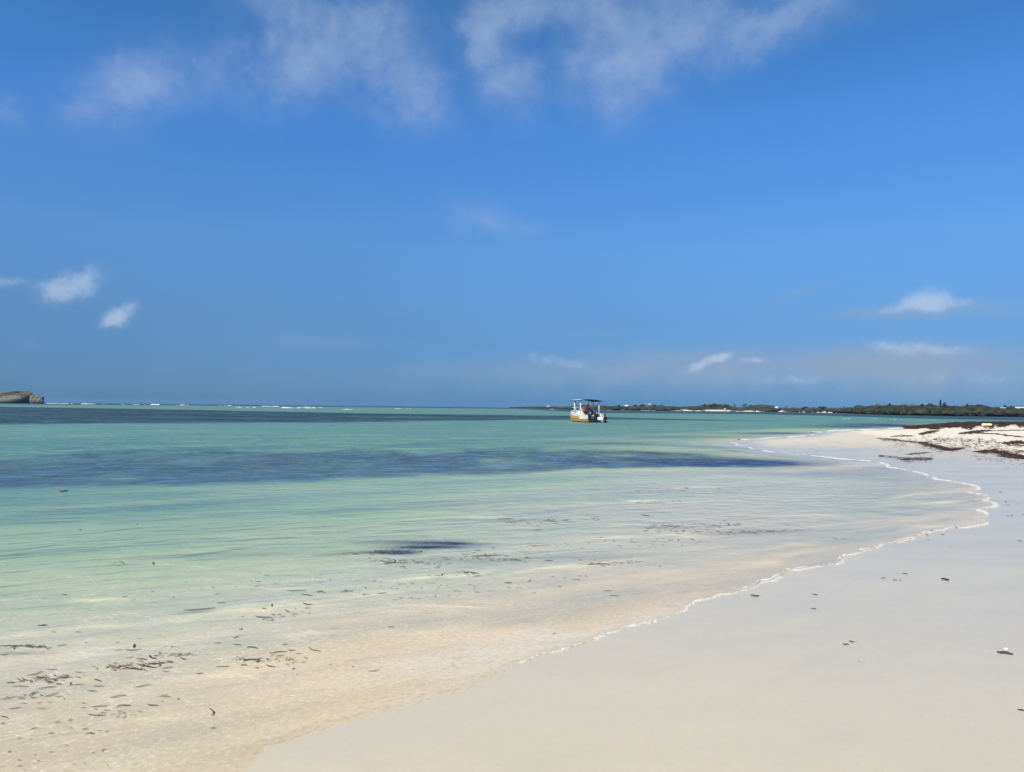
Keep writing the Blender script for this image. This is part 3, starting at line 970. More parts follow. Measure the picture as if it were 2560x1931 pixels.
# thickets
LV, LF = [], []
BV, BF = [], []
lp_front, lp_back = [], []
r_ = np.random.default_rng(5)
px = 1280.0
k = 0
while px < 2960:
    bx, by, d = far_pt(px, 0)
    pxm = F / d
    top = float(np.interp(px, *zip(*TOP)))
    hgt = max(z_at(px, top, d + 40), 1.6)
    far = px < 2120
    # front row
    fh = hgt * (0.62 if far else 0.66) * r_.uniform(.8, 1.15)
    if far and (1686 < px < 1900 or 2030 < px < 2120 or 1945 < px < 1968 or 1996 < px < 2026):
        e0 = 20
    else:
        e0 = r_.uniform(5, 9) if far else r_.uniform(2.2, 4.5)
    for row, (ext, hh) in enumerate(((e0, fh), (e0 + r_.uniform(14, 24), hgt * r_.uniform(.72, .92)), (e0 + r_.uniform(32, 50), hgt * r_.uniform(.84, 1.02)))):
        x, y, dd = far_pt(px + r_.uniform(-3, 3), ext)
        rx = r_.uniform(2.6, 5.0) * (1.3 if far else 1.0)
        dark = (row == 0) or (not far and row == 1)
        v, f = lump((x, y, hh * 0.42), rx, rx * .8, hh * 0.56, k, 3, 0.26)
        tv, tf = (LV, LF) if dark else (BV, BF)
        base = len(tv)
        tv.extend(v)
        tf.extend([[q_ + base for q_ in ff] for ff in f])
        nl = 420 if not far else 150
        dirs = r_.normal(size=(nl, 3))
        dirs /= np.linalg.norm(dirs, axis=1)[:, None]
        P0 = np.array([x, y, hh * .44]) + dirs * np.array([rx, rx * .8, hh * .56]) * r_.uniform(.92, 1.14, nl)[:, None]
        P0 = P0[P0[:, 2] > 0.2]
        (lp_front if dark else lp_back).append(P0)
        k += 1
    px += r_.uniform(3.2, 5.2) * (pxm / 3.2 if not far else 1.3)


def thicket(name, LV, LF, lp, m, size, label):
    P0 = np.vstack(lp)
    qv, qf = leaf_quads(P0, size, 9)
    base = len(LV)
    V_ = list(LV) + [tuple(p) for p in qv]
    F_ = list(LF) + [tuple(int(i) + base for i in q) for q in qf]
    me_ = pydata(name, V_, F_)
    o_ = link(name, me_, m, smooth=True)
    tag(o_, label, 'mangroves' if 'mang' in name else 'scrub', kind='stuff')


thicket('mangrove_thicket', LV, LF, lp_front, mg_front, 0.27, 'dark low mangroves massed along the waterline of the far shore')
thicket('coastal_scrub', BV, BF, lp_back, mg_back, 0.32, 'greyer green scrub rising behind the mangroves on the far shore')


# single trees that stand out of the mass
def skin_bars(bars, name, m, parent, seg=6):
    V_, F_ = [], []
    for (a, b_, ra, rb) in bars:
        a, b_ = Vector(a), Vector(b_)
        d = (b_ - a)
        if d.length < 1e-6:
            continue
        q_ = d.to_track_quat('Z', 'Y')
        base = len(V_)
        for (c_, r__) in ((a, ra), (b_, rb)):
            for i in range(seg):
                th = 2 * math.pi * i / seg
                V_.append(c_ + q_ @ Vector((math.cos(th) * r__, math.sin(th) * r__, 0)))
        for i in range(seg):
            j = (i + 1) % seg
            F_.append((base + i, base + j, base + seg + j, base + seg + i))
        F_.append(tuple(base + i for i in reversed(range(seg))))
        F_.append(tuple(base + seg + i for i in range(seg)))
    return link(name, pydata(name, V_, F_), m, parent)


def far_tree(kind, px, top, wpx, label, group=None, extra=30, seed=0):
    x, y, d = far_pt(px, extra)
    H = max(z_at(px, top, d), 2.5)
    wd_ = wpx * d / F
    name = {'palm': 'palm_tree', 'conifer': 'conifer_tree', 'round': 'broadleaf_tree'}[kind]
    cat = {'palm': 'palm tree', 'conifer': 'conifer', 'round': 'tree'}[kind]
    root = empty(name, (x, y, 1.0))
    H -= 1.0
    tag(root, label, cat, group)
    r__ = np.random.default_rng(seed + int(px))
    if kind == 'palm':
        lean = r__.uniform(-.08, .08)
        top_ = Vector((lean * H, 0, H * .82))
        mid_ = Vector((lean * H * .3, 0, H * .42))
        skin_bars([((0, 0, -.5), mid_, .22, .17), (mid_, top_, .17, .13)], 'trunk', bark, root)
        V_, F_ = [], []
        for i in range(13):
            a = i * 2.4 + r__.uniform(-.2, .2)
            el = r__.uniform(.0, .9)
            L = wd_ * .62
            prev = None
            side = Vector((-math.sin(a), math.cos(a), 0))
            for s_ in range(5):
                f_ = s_ / 4
                p = top_ + Vector((math.cos(a) * L * f_, math.sin(a) * L * f_, L * (math.sin(el) * f_ - 0.95 * f_ * f_)))
                ww = 0.30 * math.sin(math.pi * min(f_ * .9 + .12, 1)) + .03
                V_ += [p + side * ww + Vector((0, 0, -.12)), p, p - side * ww + Vector((0, 0, -.12))]
            b0 = len(V_) - 15
            for s_ in range(4):
                q_ = b0 + s_ * 3
                F_ += [(q_, q_ + 1, q_ + 4, q_ + 3), (q_ + 1, q_ + 2, q_ + 5, q_ + 4)]
        link('crown', pydata('crown', V_, F_), tree_leaf, root)
    elif kind == 'conifer':
        skin_bars([((0, 0, -.5), (0, 0, H * .95), .2, .04)], 'trunk', bark, root)
        n = 700
        zz = r__.uniform(.12, 1, n) ** .8
        rr = wd_ * .5 * (1.05 - zz) * (0.6 + .5 * np.sin(zz * 26) ** 2) * np.sqrt(r__.uniform(.1, 1, n)) + .06
        th = r__.uniform(0, 6.28, n)
        P0 = np.stack([rr * np.cos(th), rr * np.sin(th), zz * H], -1)
        qv, qf = leaf_quads(P0, .28, seed)
        link('crown', fast_mesh('crown', qv, qf), tree_leaf, root, False)
    else:
        bars = [((0, 0, -.5), (0, 0, H * .5), .2, .14)]
        cents = []
        for i in range(6):
            a = i * 1.05 + r__.uniform(-.3, .3)
            e_ = Vector((math.cos(a) * wd_ * .3, math.sin(a) * wd_ * .3, H * r__.uniform(.6, .82)))
            bars.append(((0, 0, H * .45), tuple(e_), .1, .03))
            cents.append(e_)
        cents.append(Vector((0, 0, H * .86)))
        skin_bars(bars, 'trunk', bark, root)
        pp = []
        for e_ in cents:
            n = 130
            dr = r__.normal(size=(n, 3))
            dr /= np.linalg.norm(dr, axis=1)[:, None]
            pp.append(np.array(e_) + dr * np.array([wd_ * .24, wd_ * .24, H * .15]) * r__.uniform(.3, 1.1, n)[:, None])
        qv, qf = leaf_quads(np.vstack(pp), .3 if d < 400 else .45, seed)
        link('crown', fast_mesh('crown', qv, qf), tree_leaf, root, False)
    return root


far_tree('conifer', 2351, 1001, 7, 'tall dark spire-shaped tree, the highest point of the far shore', seed=1)
far_tree('round', 2362, 1007, 7, 'ragged forked tree just right of the tall spire-shaped tree', seed=2)
far_tree('round', 2305, 1009.5, 8, 'small dark rounded tree left of the spire, nearer of two knobs', seed=3)
far_tree('round', 2324, 1009, 14, 'flat-topped tree between the small knob and the spire', seed=4)
far_tree('round', 2224, 1010, 9, 'bushy tree topping the mangrove rise left of the wrack point', seed=5)
far_tree('round', 2147, 1014, 18, 'wide domed tree where the dark mangroves begin', seed=6, extra=60)
far_tree('round', 2418, 1011, 7, 'small tree sticking up right of the spire-shaped tree', seed=7)
far_tree('round', 2447, 1011.5, 10, 'rounded tree above the dark mangroves, above the cream float', seed=8)
far_tree('round', 2512, 1014, 9, 'tree between the far white wall and the white house', seed=9)
far_tree('palm', 1838, 1009, 7, 'lone palm with a thin trunk, leftmost of the palms', seed=10)
for i, (px_, tp) in enumerate([(1859, 1010), (1864, 1007), (1876, 1010), (1889, 1010.5), (1897, 1009.5), (1905, 1009), (1914, 1011), (1922, 1012)]):
    far_tree('palm', px_, tp, 9, 'palm in the tight far grove right of the lone palm', 'palms in the far grove', extra=22 + (i % 3) * 9, seed=20 + i)
far_tree('palm', 1967, 1013, 5, 'thin palm standing alone right of the grove and the small white house', seed=31)
far_tree('round', 1787, 1009.5, 30, 'big rounded tree clump above the long pale beach', seed=32)
far_tree('round', 1815, 1012, 16, 'paler tree beside the big rounded clump, above the beach hut', seed=33)
far_tree('round', 1762, 1010.5, 6, 'slim tree on the left edge of the big rounded clump', seed=34)
far_tree('round', 1605, 1011.5, 16, 'dark rounded tree left of the small white tower house', seed=35)
far_tree('round', 1634, 1012.5, 12, 'dark tree right of the small white tower house', seed=36)
far_tree('round', 1588, 1012.5, 9, 'small dark tree between the two white buildings', seed=37)
far_tree('round', 1547, 1013, 7, 'thin tree left of the low white building', seed=38)
far_tree('round', 1654, 1012.5, 12, 'low rounded tree on the ridge right of the white tower house', seed=39)
far_tree('round', 2012, 1017, 16, 'rounded tree above the small beach left of the long far sandbar', seed=40)
far_tree('palm', 2109, 1014, 5, 'small lone palm left of where the dark mangroves begin', seed=41)
far_tree('round', 2056, 1016.5, 18, 'low spreading tree above the long far sandbar', seed=42)

# houses on the far shore
wall_w = mat_simple('whitewashed_wall', (0.74, 0.72, 0.68), 0.8, 0.2, 0.08, 1.0)
wall_d = mat_simple('weathered_wall', (0.40, 0.40, 0.38), 0.8, 0.2, 0.12, 1.0)
roof_w = mat_simple('pale_roof', (0.80, 0.80, 0.78), 0.6, 0.3, 0.05, 1.0)
thatch = mat_simple('thatch', (0.33, 0.29, 0.22), 0.95, 0.1, 0.2, 2.0)
dark_g = mat_simple('dark_window', (0.03, 0.035, 0.045), 0.3, 0.5, 0.1, 2.0)


def box(V_, F_, x0, x1, y0, y1, z0, z1):
    b0 = len(V_)
    V_ += [(x0, y0, z0), (x1, y0, z0), (x1, y1, z0), (x0, y1, z0), (x0, y0, z1), (x1, y0, z1), (x1, y1, z1), (x0, y1, z1)]
    F_ += [tuple(b0 + i for i in f) for f in ((0, 3, 2, 1), (4, 5, 6, 7), (0, 1, 5, 4), (1, 2, 6, 5), (2, 3, 7, 6), (3, 0, 4, 7))]


def house(px, y_top, y_base, wpx, label, extra=25, flat=False, roofm=None, wallm=None):
    x, y, d = far_pt(px, extra)
    zt, zb = z_at(px, y_top, d), 0.8
    w2 = wpx * d / F / 2
    root = empty('house', (x, y, zb), -math.atan2(x, y))
    tag(root, label, 'house')
    H = zt - zb
    vis = max(z_at(px, y_base, d) - zb, 0)
    wh = H * (1.0 if flat else .8)
    V_, F_ = [], []
    box(V_, F_, -w2, w2, -2.5, 2.5, 0, wh)
    wl = link('wall', pydata('wall', V_, F_), wallm or wall_w, root, False)
    for i in range(max(2, int(w2 * 2 / 2.5))):
        n = max(2, int(w2 * 2 / 2.5))
        xx = -w2 + (i + .5) * 2 * w2 / n
        V_, F_ = [], []
        box(V_, F_, xx - .35, xx + .35, -2.56, -2.45, wh - 1.5, wh - .5)
        link('window', pydata('window', V_, F_), dark_g, root, False)
    if flat:
        V_, F_ = [], []
        box(V_, F_, -w2 - .3, w2 + .3, -2.8, 2.8, wh + .003, wh + .35)
        link('roof', pydata('roof', V_, F_), roofm or roof_w, root, False)
    else:
        V_ = [(-w2 - .4, -3, wh), (w2 + .4, -3, wh), (w2 + .4, 3, wh), (-w2 - .4, 3, wh), (-w2 * .5, 0, H + .2), (w2 * .5, 0, H + .2)]
        F_ = [(0, 1, 5, 4), (1, 2, 5), (2, 3, 4, 5), (3, 0, 4), (0, 3, 2, 1)]
        link('roof', pydata('roof', V_, F_), roofm or roof_w, root, False)
    return root


house(1566, 1013.5, 1016, 9, 'low white-roofed building among the scrub behind the boat', 45)
house(1624, 1010.5, 1014, 6, 'small white tower house standing above the ridge of trees', 45, True)
house(1941, 1017.5, 1022, 7, 'small white house right of the palm grove', 16)
house(1812, 1022.5, 1026.5, 5, 'little pale beach hut below the big rounded trees', 8)
house(2556, 1020, 1029, 22, 'white house at the right edge of the far shore', 8, True)
house(2508, 1021, 1027, 7, 'grey-white cube house left of the white house at the right edge', 16, True, wall_d, wall_d)
house(2490, 1026.6, 1028, 22, 'long low pale wall-like building behind the right mangroves', 14, True, wall_d, wall_d)
house(1371, 1015.5, 1019, 9, 'pale low house on the faint land left of the boat', 30)

# ------------------------------------------------------------------ rock islets on the left horizon
mr_ = bpy.data.materials.new('weathered_coral_rock')
mr_.use_nodes = True
t = NT(mr_.node_tree)
b = t.n['Principled BSDF']
P = t.pos()
n1 = t.noise(t.scale(P, (1, 1, 2.2)), 0.22, 6, 0.7, .4)
n2 = t.noise(P, 0.08, 4, 0.6)
cc = t.mix(t.mr(n1, 0.35, 0.65), (0.11, 0.10, 0.08), (0.33, 0.29, 0.20))
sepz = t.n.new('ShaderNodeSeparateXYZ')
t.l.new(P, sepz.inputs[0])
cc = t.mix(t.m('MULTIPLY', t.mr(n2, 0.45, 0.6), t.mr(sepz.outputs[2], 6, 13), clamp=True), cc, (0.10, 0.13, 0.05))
cc = t.mix(t.mr(sepz.outputs[2], 4.0, 1.0), cc, (0.045, 0.04, 0.045))  # shadow around the undercut foot, painted into the rock colour
t.l.new(cc, b.inputs['Base Color'])
b.inputs['Roughness'].default_value = 0.9
t.l.new(t.bump(n1, 1.0, 2.5), b.inputs['Normal'])


def rock(profile, depth_m, d, label, seed):
    """profile: list of (px, top row); undercut foot"""
    x0, x1 = profile[0][0], profile[-1][0]
    n = 90
    levels = 16
    dep = 15
    V_, F_ = [], []
    r__ = np.random.default_rng(seed)
    ph = r__.random(12) * 6.28
    m0 = (x0 + x1) / 2
    cxw, cyw = ray(m0, 1008).x / ray(m0, 1008).y * d, d
    hw = (x1 - x0) / 2 * d / F
    ring = n
    for l in range(levels + 1):
        f = l / levels
        # radius profile: narrow foot, wide brow, then closing top
        for i in range(ring):
            a = 2 * math.pi * i / ring
            ca, sa = math.cos(a), math.sin(a)
            sq = (abs(ca) ** 6 + abs(sa) ** 6) ** (-1 / 6)
            ux = ca * sq
            under = (0.90 + 0.10 * min(f / .3, 1))
            close = 1.0 if f < .8 else math.sqrt(max(1 - ((f - .8) / .2) ** 2, 0)) * .9 + .1
            if l == levels:
                close = 0.02
            nzz = 1 + .030 * math.sin(5 * a + ph[0] + 6 * f) + .022 * math.sin(11 * a + ph[1] - 9 * f) + .016 * math.sin(23 * a + ph[2] + 14 * f)
            wx = ux * hw * under * (close if close > .5 else close) * nzz
            px_ = m0 + wx / hw * (x1 - x0) / 2
            dr = ray(px_, 1000)
            top = z_at(px_, float(np.interp(px_, *zip(*profile))), d * math.hypot(dr.x, dr.y) / dr.y)
            zz = -1 + (top + 1) * min(f / .8, 1) * (1 if l < levels else 1.0) + (0.35 * math.sin(9 * wx / hw + ph[3]) * (f > .7))
            dv = sa * sq * depth_m * under * close * nzz
            V_.append((cxw + wx + dv * cxw / cyw, cyw + dv, zz))
    for l in range(levels):
        for i in range(ring):
            j = (i + 1) % ring
            F_.append((l * ring + i, l * ring + j, (l + 1) * ring + j, (l + 1) * ring + i))
    o_ = link('rock_islet', pydata('rock_islet', V_, F_), mr_)
    tag(o_, label, 'rock islet')
    return o_


rock([(-230, 998), (-150, 985), (-60, 984), (0, 982.5), (15, 980), (35, 978), (55, 977), (68, 977), (72, 979), (75, 985)], 22, 905, 'large flat-topped tan rock islet cut by the left edge of the photo', 3)
rock([(74, 990), (78, 988), (84, 987.5), (92, 989), (100, 990.5), (106, 992), (109, 994)], 9, 890, 'small purple-brown rock islet against the right flank of the large one', 8)

# ------------------------------------------------------------------ boat
M_white = mat_simple('white_gelcoat', (0.80, 0.79, 0.76), 0.28, 0.5, 0.04, 2)
M_orange = mat_simple('orange_paint', (0.55, 0.25, 0.045), 0.35, 0.5, 0.10, 3)
M_gold = mat_simple('pale_orange_paint', (0.72, 0.47, 0.22), 0.35, 0.5, 0.08, 3)
M_red = mat_simple('dark_red_bottom_paint', (0.10, 0.012, 0.008), 0.5, 0.4, 0.2, 3)
M_navy = mat_simple('navy_canvas', (0.012, 0.022, 0.06), 0.8, 0.2, 0.15, 4)
M_topc = mat_simple('pale_canvas_top', (0.34, 0.42, 0.52), 0.8, 0.2, 0.08, 4)
M_black = mat_simple('black_engine_paint', (0.018, 0.02, 0.03), 0.22, 0.5, 0.15, 5)
M_grey = mat_simple('grey_engine_decal', (0.30, 0.33, 0.38), 0.3, 0.5, 0.1, 5)
M_cream = mat_simple('cream_vinyl', (0.66, 0.62, 0.48), 0.5, 0.4, 0.08, 4)
M_dark = mat_simple('dark_deck', (0.05, 0.035, 0.03), 0.7, 0.3, 0.2, 5)
M_steel = mat_simple('white_tube', (0.82, 0.83, 0.84), 0.3, 0.5, 0.03, 5)
M_screen = bpy.data.materials.new('tinted_screen')
M_screen.use_nodes = True
t = NT(M_screen.node_tree)
b = t.n['Principled BSDF']
b.inputs['Base Color'].default_value = (0.25, 0.3, 0.33, 1)
b.inputs['Roughness'].default_value = 0.1
b.inputs['Alpha'].default_value = 0.35

bx_, by_ = at0(1479, 1057)
boat = empty('motor_boat', (bx_, by_, 0.0), rad(11))
tag(boat, 'white and orange open motor boat with a dark canopy, anchored stern-on in the turquoise water', 'boat')
boat.rotation_euler = (0, rad(1.8), rad(11))

ST_ = [(0.0, 1.10, .72, -.28), (0.7, 1.16, .80, -.30), (1.6, 1.20, .90, -.32), (3.0, 1.22, .98, -.32), (4.4, 1.14, 1.04, -.30), (5.6, .88, 1.12, -.24), (6.5, .50, 1.20, -.10), (7.1, .06, 1.28, .25)]


def section(hw, gz, kz):
    ch = 0.04 if kz < 0.2 else kz + .2
    return [(0, kz), (hw * .72, ch - .06), (hw * .88, .12 if kz < .2 else ch + .05), (hw * .955, .42 if kz < .2 else (ch + gz) / 2), (hw * .985, gz * .80), (hw, gz)]


def hull_strip(i0_, i1_, name, m, off, trans=True, solid=None):
    V_, F_ = [], []
    for (y, hw, gz, kz) in ST_:
        sec = section(hw, gz, kz)[i0_:i1_ + 1]
        ln = [(x + off, z) for x, z in sec]
        row = [(-x, y, z) for x, z in reversed(ln)] + [(x, y, z) for x, z in ln]
        V_ += row
    n = len(V_) // len(ST_)
    h_ = n // 2
    for s_ in range(len(ST_) - 1):
        for k_ in range(n - 1):
            if k_ == h_ - 1 and i0_ > 0:
                continue
            p = s_ * n + k_
            F_.append((p, p + 1, p + n + 1, p + n))
    # transom band
    for k_ in range(h_ - 1):
        a, b2 = k_, n - 1 - k_
        F_.append((a, b2, b2 - 1, a + 1))
    return link(name, pydata(name, V_, F_), m, boat, False)


hull_strip(3, 5, 'hull', M_white, 0.0)
hull_strip(1, 3, 'painted_band', M_orange, 0.002)
hull_strip(0, 2, 'bottom', M_red, -0.004)
# orange side panel with pale strokes
for side in (-1, 1):
    V_, F_ = [], []
    for (y, hw, gz, kz) in ST_[1:6]:
        sec = section(hw, gz, kz)
        lo, hi = sec[3], sec[4]
        top_ = (lo[0] + (hi[0] - lo[0]) * .75, lo[1] + (hi[1] - lo[1]) * .75)
        V_ += [(side * (lo[0] + .012), y, lo[1] - .02), (side * (top_[0] + .012), y, top_[1])]
    for k_ in range(4):
        p = k_ * 2
        F_.append((p, p + 1, p + 3, p + 2))
    link('side_panel', pydata('side_panel', V_, F_), M_orange, boat, False)
    V_, F_ = [], []
    for j, yy in enumerate((1.6, 2.3, 2.9, 3.7, 4.4)):
        b0 = len(V_)
        hw = np.interp(yy, [s_[0] for s_ in ST_], [s_[1] for s_ in ST_])
        V_ += [(side * (hw * .955 + .03), yy, .44), (side * (hw * .955 + .03), yy + .14, .44), (side * (hw * .985 + .022), yy + .3, .72), (side * (hw * .985 + .022), yy + .16, .72)]
        F_.append((b0, b0 + 1, b0 + 2, b0 + 3))
        if j:
            F_.append((b0 - 4, b0 - 3, b0))
    link('side_lettering', pydata('side_lettering', V_, F_), M_gold, boat, False)

# deck, coaming, transom well, swim pods
V_, F_ = [], []
for (y, hw, gz, kz) in ST_:
    V_ += [(-hw * .9, y + .03, .34), (hw * .9, y + .03, .34)]
for k_ in range(len(ST_) - 1):
    F_.append((k_ * 2, k_ * 2 + 1, k_ * 2 + 3, k_ * 2 + 2))
link('deck', pydata('deck', V_, F_), M_cream, boat, False)


def rbox(name, m, c, s, bev=0.05, parent=boat, rot=(0, 0, 0), taper=None, seg=3):
    bm = bmesh.new()
    bmesh.ops.create_cube(bm, size=1)
    for v in bm.verts:
        v.co = Vector((v.co.x * s[0], v.co.y * s[1], v.co.z * s[2]))
        if taper and v.co.z > 0:
            v.co.x *= taper[0]
            v.co.y *= taper[1]
    bmesh.ops.bevel(bm, geom=bm.edges[:], offset=bev, segments=seg, affect='EDGES', profile=.6)
    R_ = Matrix.Rotation(rot[2], 4, 'Z') @ Matrix.Rotation(rot[1], 4, 'Y') @ Matrix.Rotation(rot[0], 4, 'X')
    bm.transform(Matrix.Translation(c) @ R_)
    me_ = bpy.data.meshes.new(name)
    bm.to_mesh(me_)
    bm.free()
    return link(name, me_, m, parent)


def tube(name, m, pts_, r, parent=boat, seg=8):
    """continuous bent tube"""
    V_, F_ = [], []
    P_ = [Vector(p) for p in pts_]
    for i, p in enumerate(P_):
        d = (P_[min(i + 1, len(P_) - 1)] - P_[max(i - 1, 0)]).normalized()
        q_ = d.to_track_quat('Z', 'Y')
        for k_ in range(seg):
            th = 2 * math.pi * k_ / seg
            V_.append(p + q_ @ Vector((math.cos(th) * r, math.sin(th) * r, 0)))
    for i in range(len(P_) - 1):
        for k_ in range(seg):
            j = (k_ + 1) % seg
            F_.append((i * seg + k_, i * seg + j, (i + 1) * seg + j, (i + 1) * seg + k_))
    F_.append(tuple(reversed(range(seg))))
    F_.append(tuple((len(P_) - 1) * seg + k_ for k_ in range(seg)))
    return link(name, pydata(name, V_, F_), m, parent)


# gunwale cap following the sheer
for side in (-1, 1):
    tube('gunwale', M_white, [(side * (hw - .03), y, gz) for (y, hw, gz, kz) in ST_], .065)
# sloped stern quarters (white), engine well between
for side in (-1, 1):
    V_ = [(side * 1.12, -.02, .36), (side * .62, -.02, .36), (side * .70, -.02, .72), (side * 1.12, -.02, .98),
          (side * 1.14, 1.1, .36), (side * .66, 1.1, .36), (side * .74, 1.1, .86), (side * 1.14, 1.1, 1.0)]
    F_ = [(0, 1, 2, 3), (4, 7, 6, 5), (0, 3, 7, 4), (1, 5, 6, 2), (3, 2, 6, 7), (0, 4, 5, 1)]
    link('stern_quarter', pydata('stern_quarter', V_, F_), M_white, boat, False)
rbox('swim_platform', M_white, (.86, -.34, .46), (.66, .62, .34), .07, taper=(.85, .9))
rbox('stern_locker', M_white, (.80, -.12, .80), (.5, .42, .44), .08, taper=(.8, .8))
rbox('transom_well', M_cream, (0, .38, .56), (1.2, .16, .5), .03)
rbox('dark_cockpit', M_dark, (-.15, 1.35, .60), (1.6, .5, .46), .04)
tube('ladder', M_steel, [(1.02, -.66, -.3), (1.03, -.66, .4), (.98, -.5, .85), (.92, -.2, .98)], .022)
tube('ladder_rail', M_steel, [(1.24, -.62, -.3), (1.23, -.62, .4), (1.16, -.46, .85), (1.10, -.2, .98)], .022)
# round white fender
bm = bmesh.new()
bmesh.ops.create_uvsphere(bm, u_segments=16, v_segments=10, radius=.13)
for v in bm.verts:
    v.co.z *= 1.15
bm.transform(Matrix.Translation((.58, -.42, .50)))
me_ = bpy.data.meshes.new('fender')
bm.to_mesh(me_)
bm.free()
link('fender', me_, M_white, boat)


def outboard(x, y, scale_, tilt):
    e = empty('outboard_motor', (x, y, 0))
    e.parent = boat
    e.rotation_euler = (rad(tilt), 0, rad(2))
    e.scale = (scale_,) * 3
    rbox('cowling', M_black, (0, 0, 1.02), (.42, .62, .50), .11, e, taper=(.8, .72))
    rbox('midsection', M_black, (0, .02, .55), (.26, .34, .56), .06, e, taper=(1.25, 1.2))
    rbox('lower_leg', M_black, (0, .02, .08), (.12, .30, .56), .04, e)
    rbox('cavitation_plate', M_black, (0, -.06, -.10), (.24, .5, .03), .01, e)
    rbox('decal', M_grey, (-.02, -.26, 1.04), (.12, .03, .26), .01, e, rot=(rad(-14), 0, 0))
    rbox('bracket', M_grey, (0, .28, .58), (.22, .14, .34), .02, e)
    bm_ = bmesh.new()
    bmesh.ops.create_cone(bm_, segments=10, radius1=.06, radius2=.03, depth=.34, cap_ends=True)
    bm_.transform(Matrix.Translation((0, -.05, -.22)) @ Matrix.Rotation(rad(90), 4, 'X'))
    m_ = bpy.data.meshes.new('gearcase')
    bm_.to_mesh(m_)
    bm_.free()
    link('gearcase', m_, M_black, e)


outboard(-.36, -.36, 1.0, 0)
outboard(.36, -.36, 1.02, 0)

# canopy frame
POST = [(-1.08, .9, .98), (-1.12, 3.2, 1.0), (-.72, 3.9, .40), (.72, 3.9, .40), (1.12, 3.2, 1.0), (1.08, .9, .98)]
for i, (x, y, z) in enumerate(POST):
    tx = x * (.98 if abs(x) > 1 else 1.1)
    tube('canopy_post', M_steel, [(x, y, z - .05), (x * .995, y + .02, 1.6), (tx, y + .05, 2.42)], .048)
tube('grab_rail', M_steel, [(-.80, 3.85, .9), (-.80, 3.85, 1.66), (-.7, 3.86, 1.76), (0, 3.9, 1.78), (.7, 3.86, 1.76), (.80, 3.85, 1.66), (.80, 3.85, .9)], .03)
tube('side_rail', M_steel, [(-1.12, 3.2, 1.55), (-1.0, 4.2, 1.6), (-.8, 5.2, 1.62), (-.3, 6.2, 1.66), (0, 6.5, 1.66), (.3, 6.2, 1.66), (.8, 5.2, 1.62), (1.0, 4.2, 1.6), (1.12, 3.2, 1.55)], .02)
V_, F_ = [], []
nx2, ny2 = 13, 9
for j in range(ny2):
    yy = .55 + (4.5 - .55) * j / (ny2 - 1)
    for i in range(nx2):
        f = i / (nx2 - 1) * 2 - 1
        V_.append((f * 1.28, yy, 2.56 - .14 * abs(f) ** 3.0 - .012 * abs(math.sin(j * math.pi / 2))))
for j in range(ny2 - 1):
    for i in range(nx2 - 1):
        p = j * nx2 + i
        F_.append((p, p + 1, p + nx2 + 1, p + nx2))
can = link('canopy', pydata('canopy', V_, F_), M_topc, boat)
sm_ = can.modifiers.new('thick', 'SOLIDIFY')
sm_.thickness = .02
sm_.offset = 1
V2 = [(x, y, z - .025) for x, y, z in V_]
under = link('canopy_lining', pydata('canopy_lining', V2, F_), M_navy, boat)
sm2 = under.modifiers.new('thick', 'SOLIDIFY')
sm2.thickness = .02
# valance
V_, F_ = [], []
per = []
for i in range(nx2):
    f = i / (nx2 - 1) * 2 - 1
    per.append((f * 1.285, .545, 2.555 - .14 * abs(f) ** 3))
for j in range(1, ny2):
    per.append((1.285, .55 + 3.95 * j / (ny2 - 1), 2.415))
for i in range(nx2 - 2, -1, -1):
    f = i / (nx2 - 1) * 2 - 1
    per.append((f * 1.285, 4.505, 2.555 - .14 * abs(f) ** 3))
for j in range(ny2 - 2, 0, -1):
    per.append((-1.285, .55 + 3.95 * j / (ny2 - 1), 2.415))
for i, p in enumerate(per):
    V_ += [p, (p[0], p[1], p[2] - .065 - .015 * math.sin(i * 1.7))]
n = len(per)
for i in range(n):
    j = (i + 1) % n
    F_.append((2 * i, 2 * j, 2 * j + 1, 2 * i + 1))
val = link('valance', pydata('valance', V_, F_), M_navy, boat, False)
s3m = val.modifiers.new('thick', 'SOLIDIFY')
s3m.thickness = .012
# console, windscreen, seats
rbox('console', M_cream, (.05, 2.9, .82), (.9, .6, .9), .08, taper=(.9, .7))
rbox('windscreen', M_screen, (.05, 3.15, 1.5), (1.5, .03, .5), .01, rot=(rad(-12), 0, 0))
rbox('seat_back', M_cream, (-.38, 2.2, 1.42), (.66, .14, .30), .05)
rbox('seat', M_cream, (-.30, 2.0, .86), (.9, .5, .18), .06)
rbox('seat_base', M_dark, (-.30, 2.0, .58), (.7, .4, .4), .03)
rbox('side_seat', M_white, (-.86, 1.7, .98), (.42, .9, .42), .12, taper=(.7, .8))
rbox('drink_box', M_dark, (.62, 2.3, 1.12), (.34, .3, .42), .05)
tube('steering_column', M_steel, [(.1, 2.62, 1.1), (.1, 2.5, 1.35)], .03)


# ------------------------------------------------------------------ people
skin_m = mat_simple('dark_brown_skin', (0.055, 0.028, 0.018), 0.5, 0.4, 0.12, 12)
eye_m = mat_simple('eye_white', (0.5, 0.48, 0.45), 0.3, 0.5, 0.1, 12)
hair_m = mat_simple('black_hair', (0.008, 0.007, 0.007), 0.7, 0.2, 0.2, 40)
shirt_red = mat_simple('red_shirt', (0.17, 0.012, 0.012), 0.85, 0.1, 0.12, 9)
shorts_m = mat_simple('dark_shorts', (0.02, 0.022, 0.035), 0.85, 0.1, 0.12, 9)


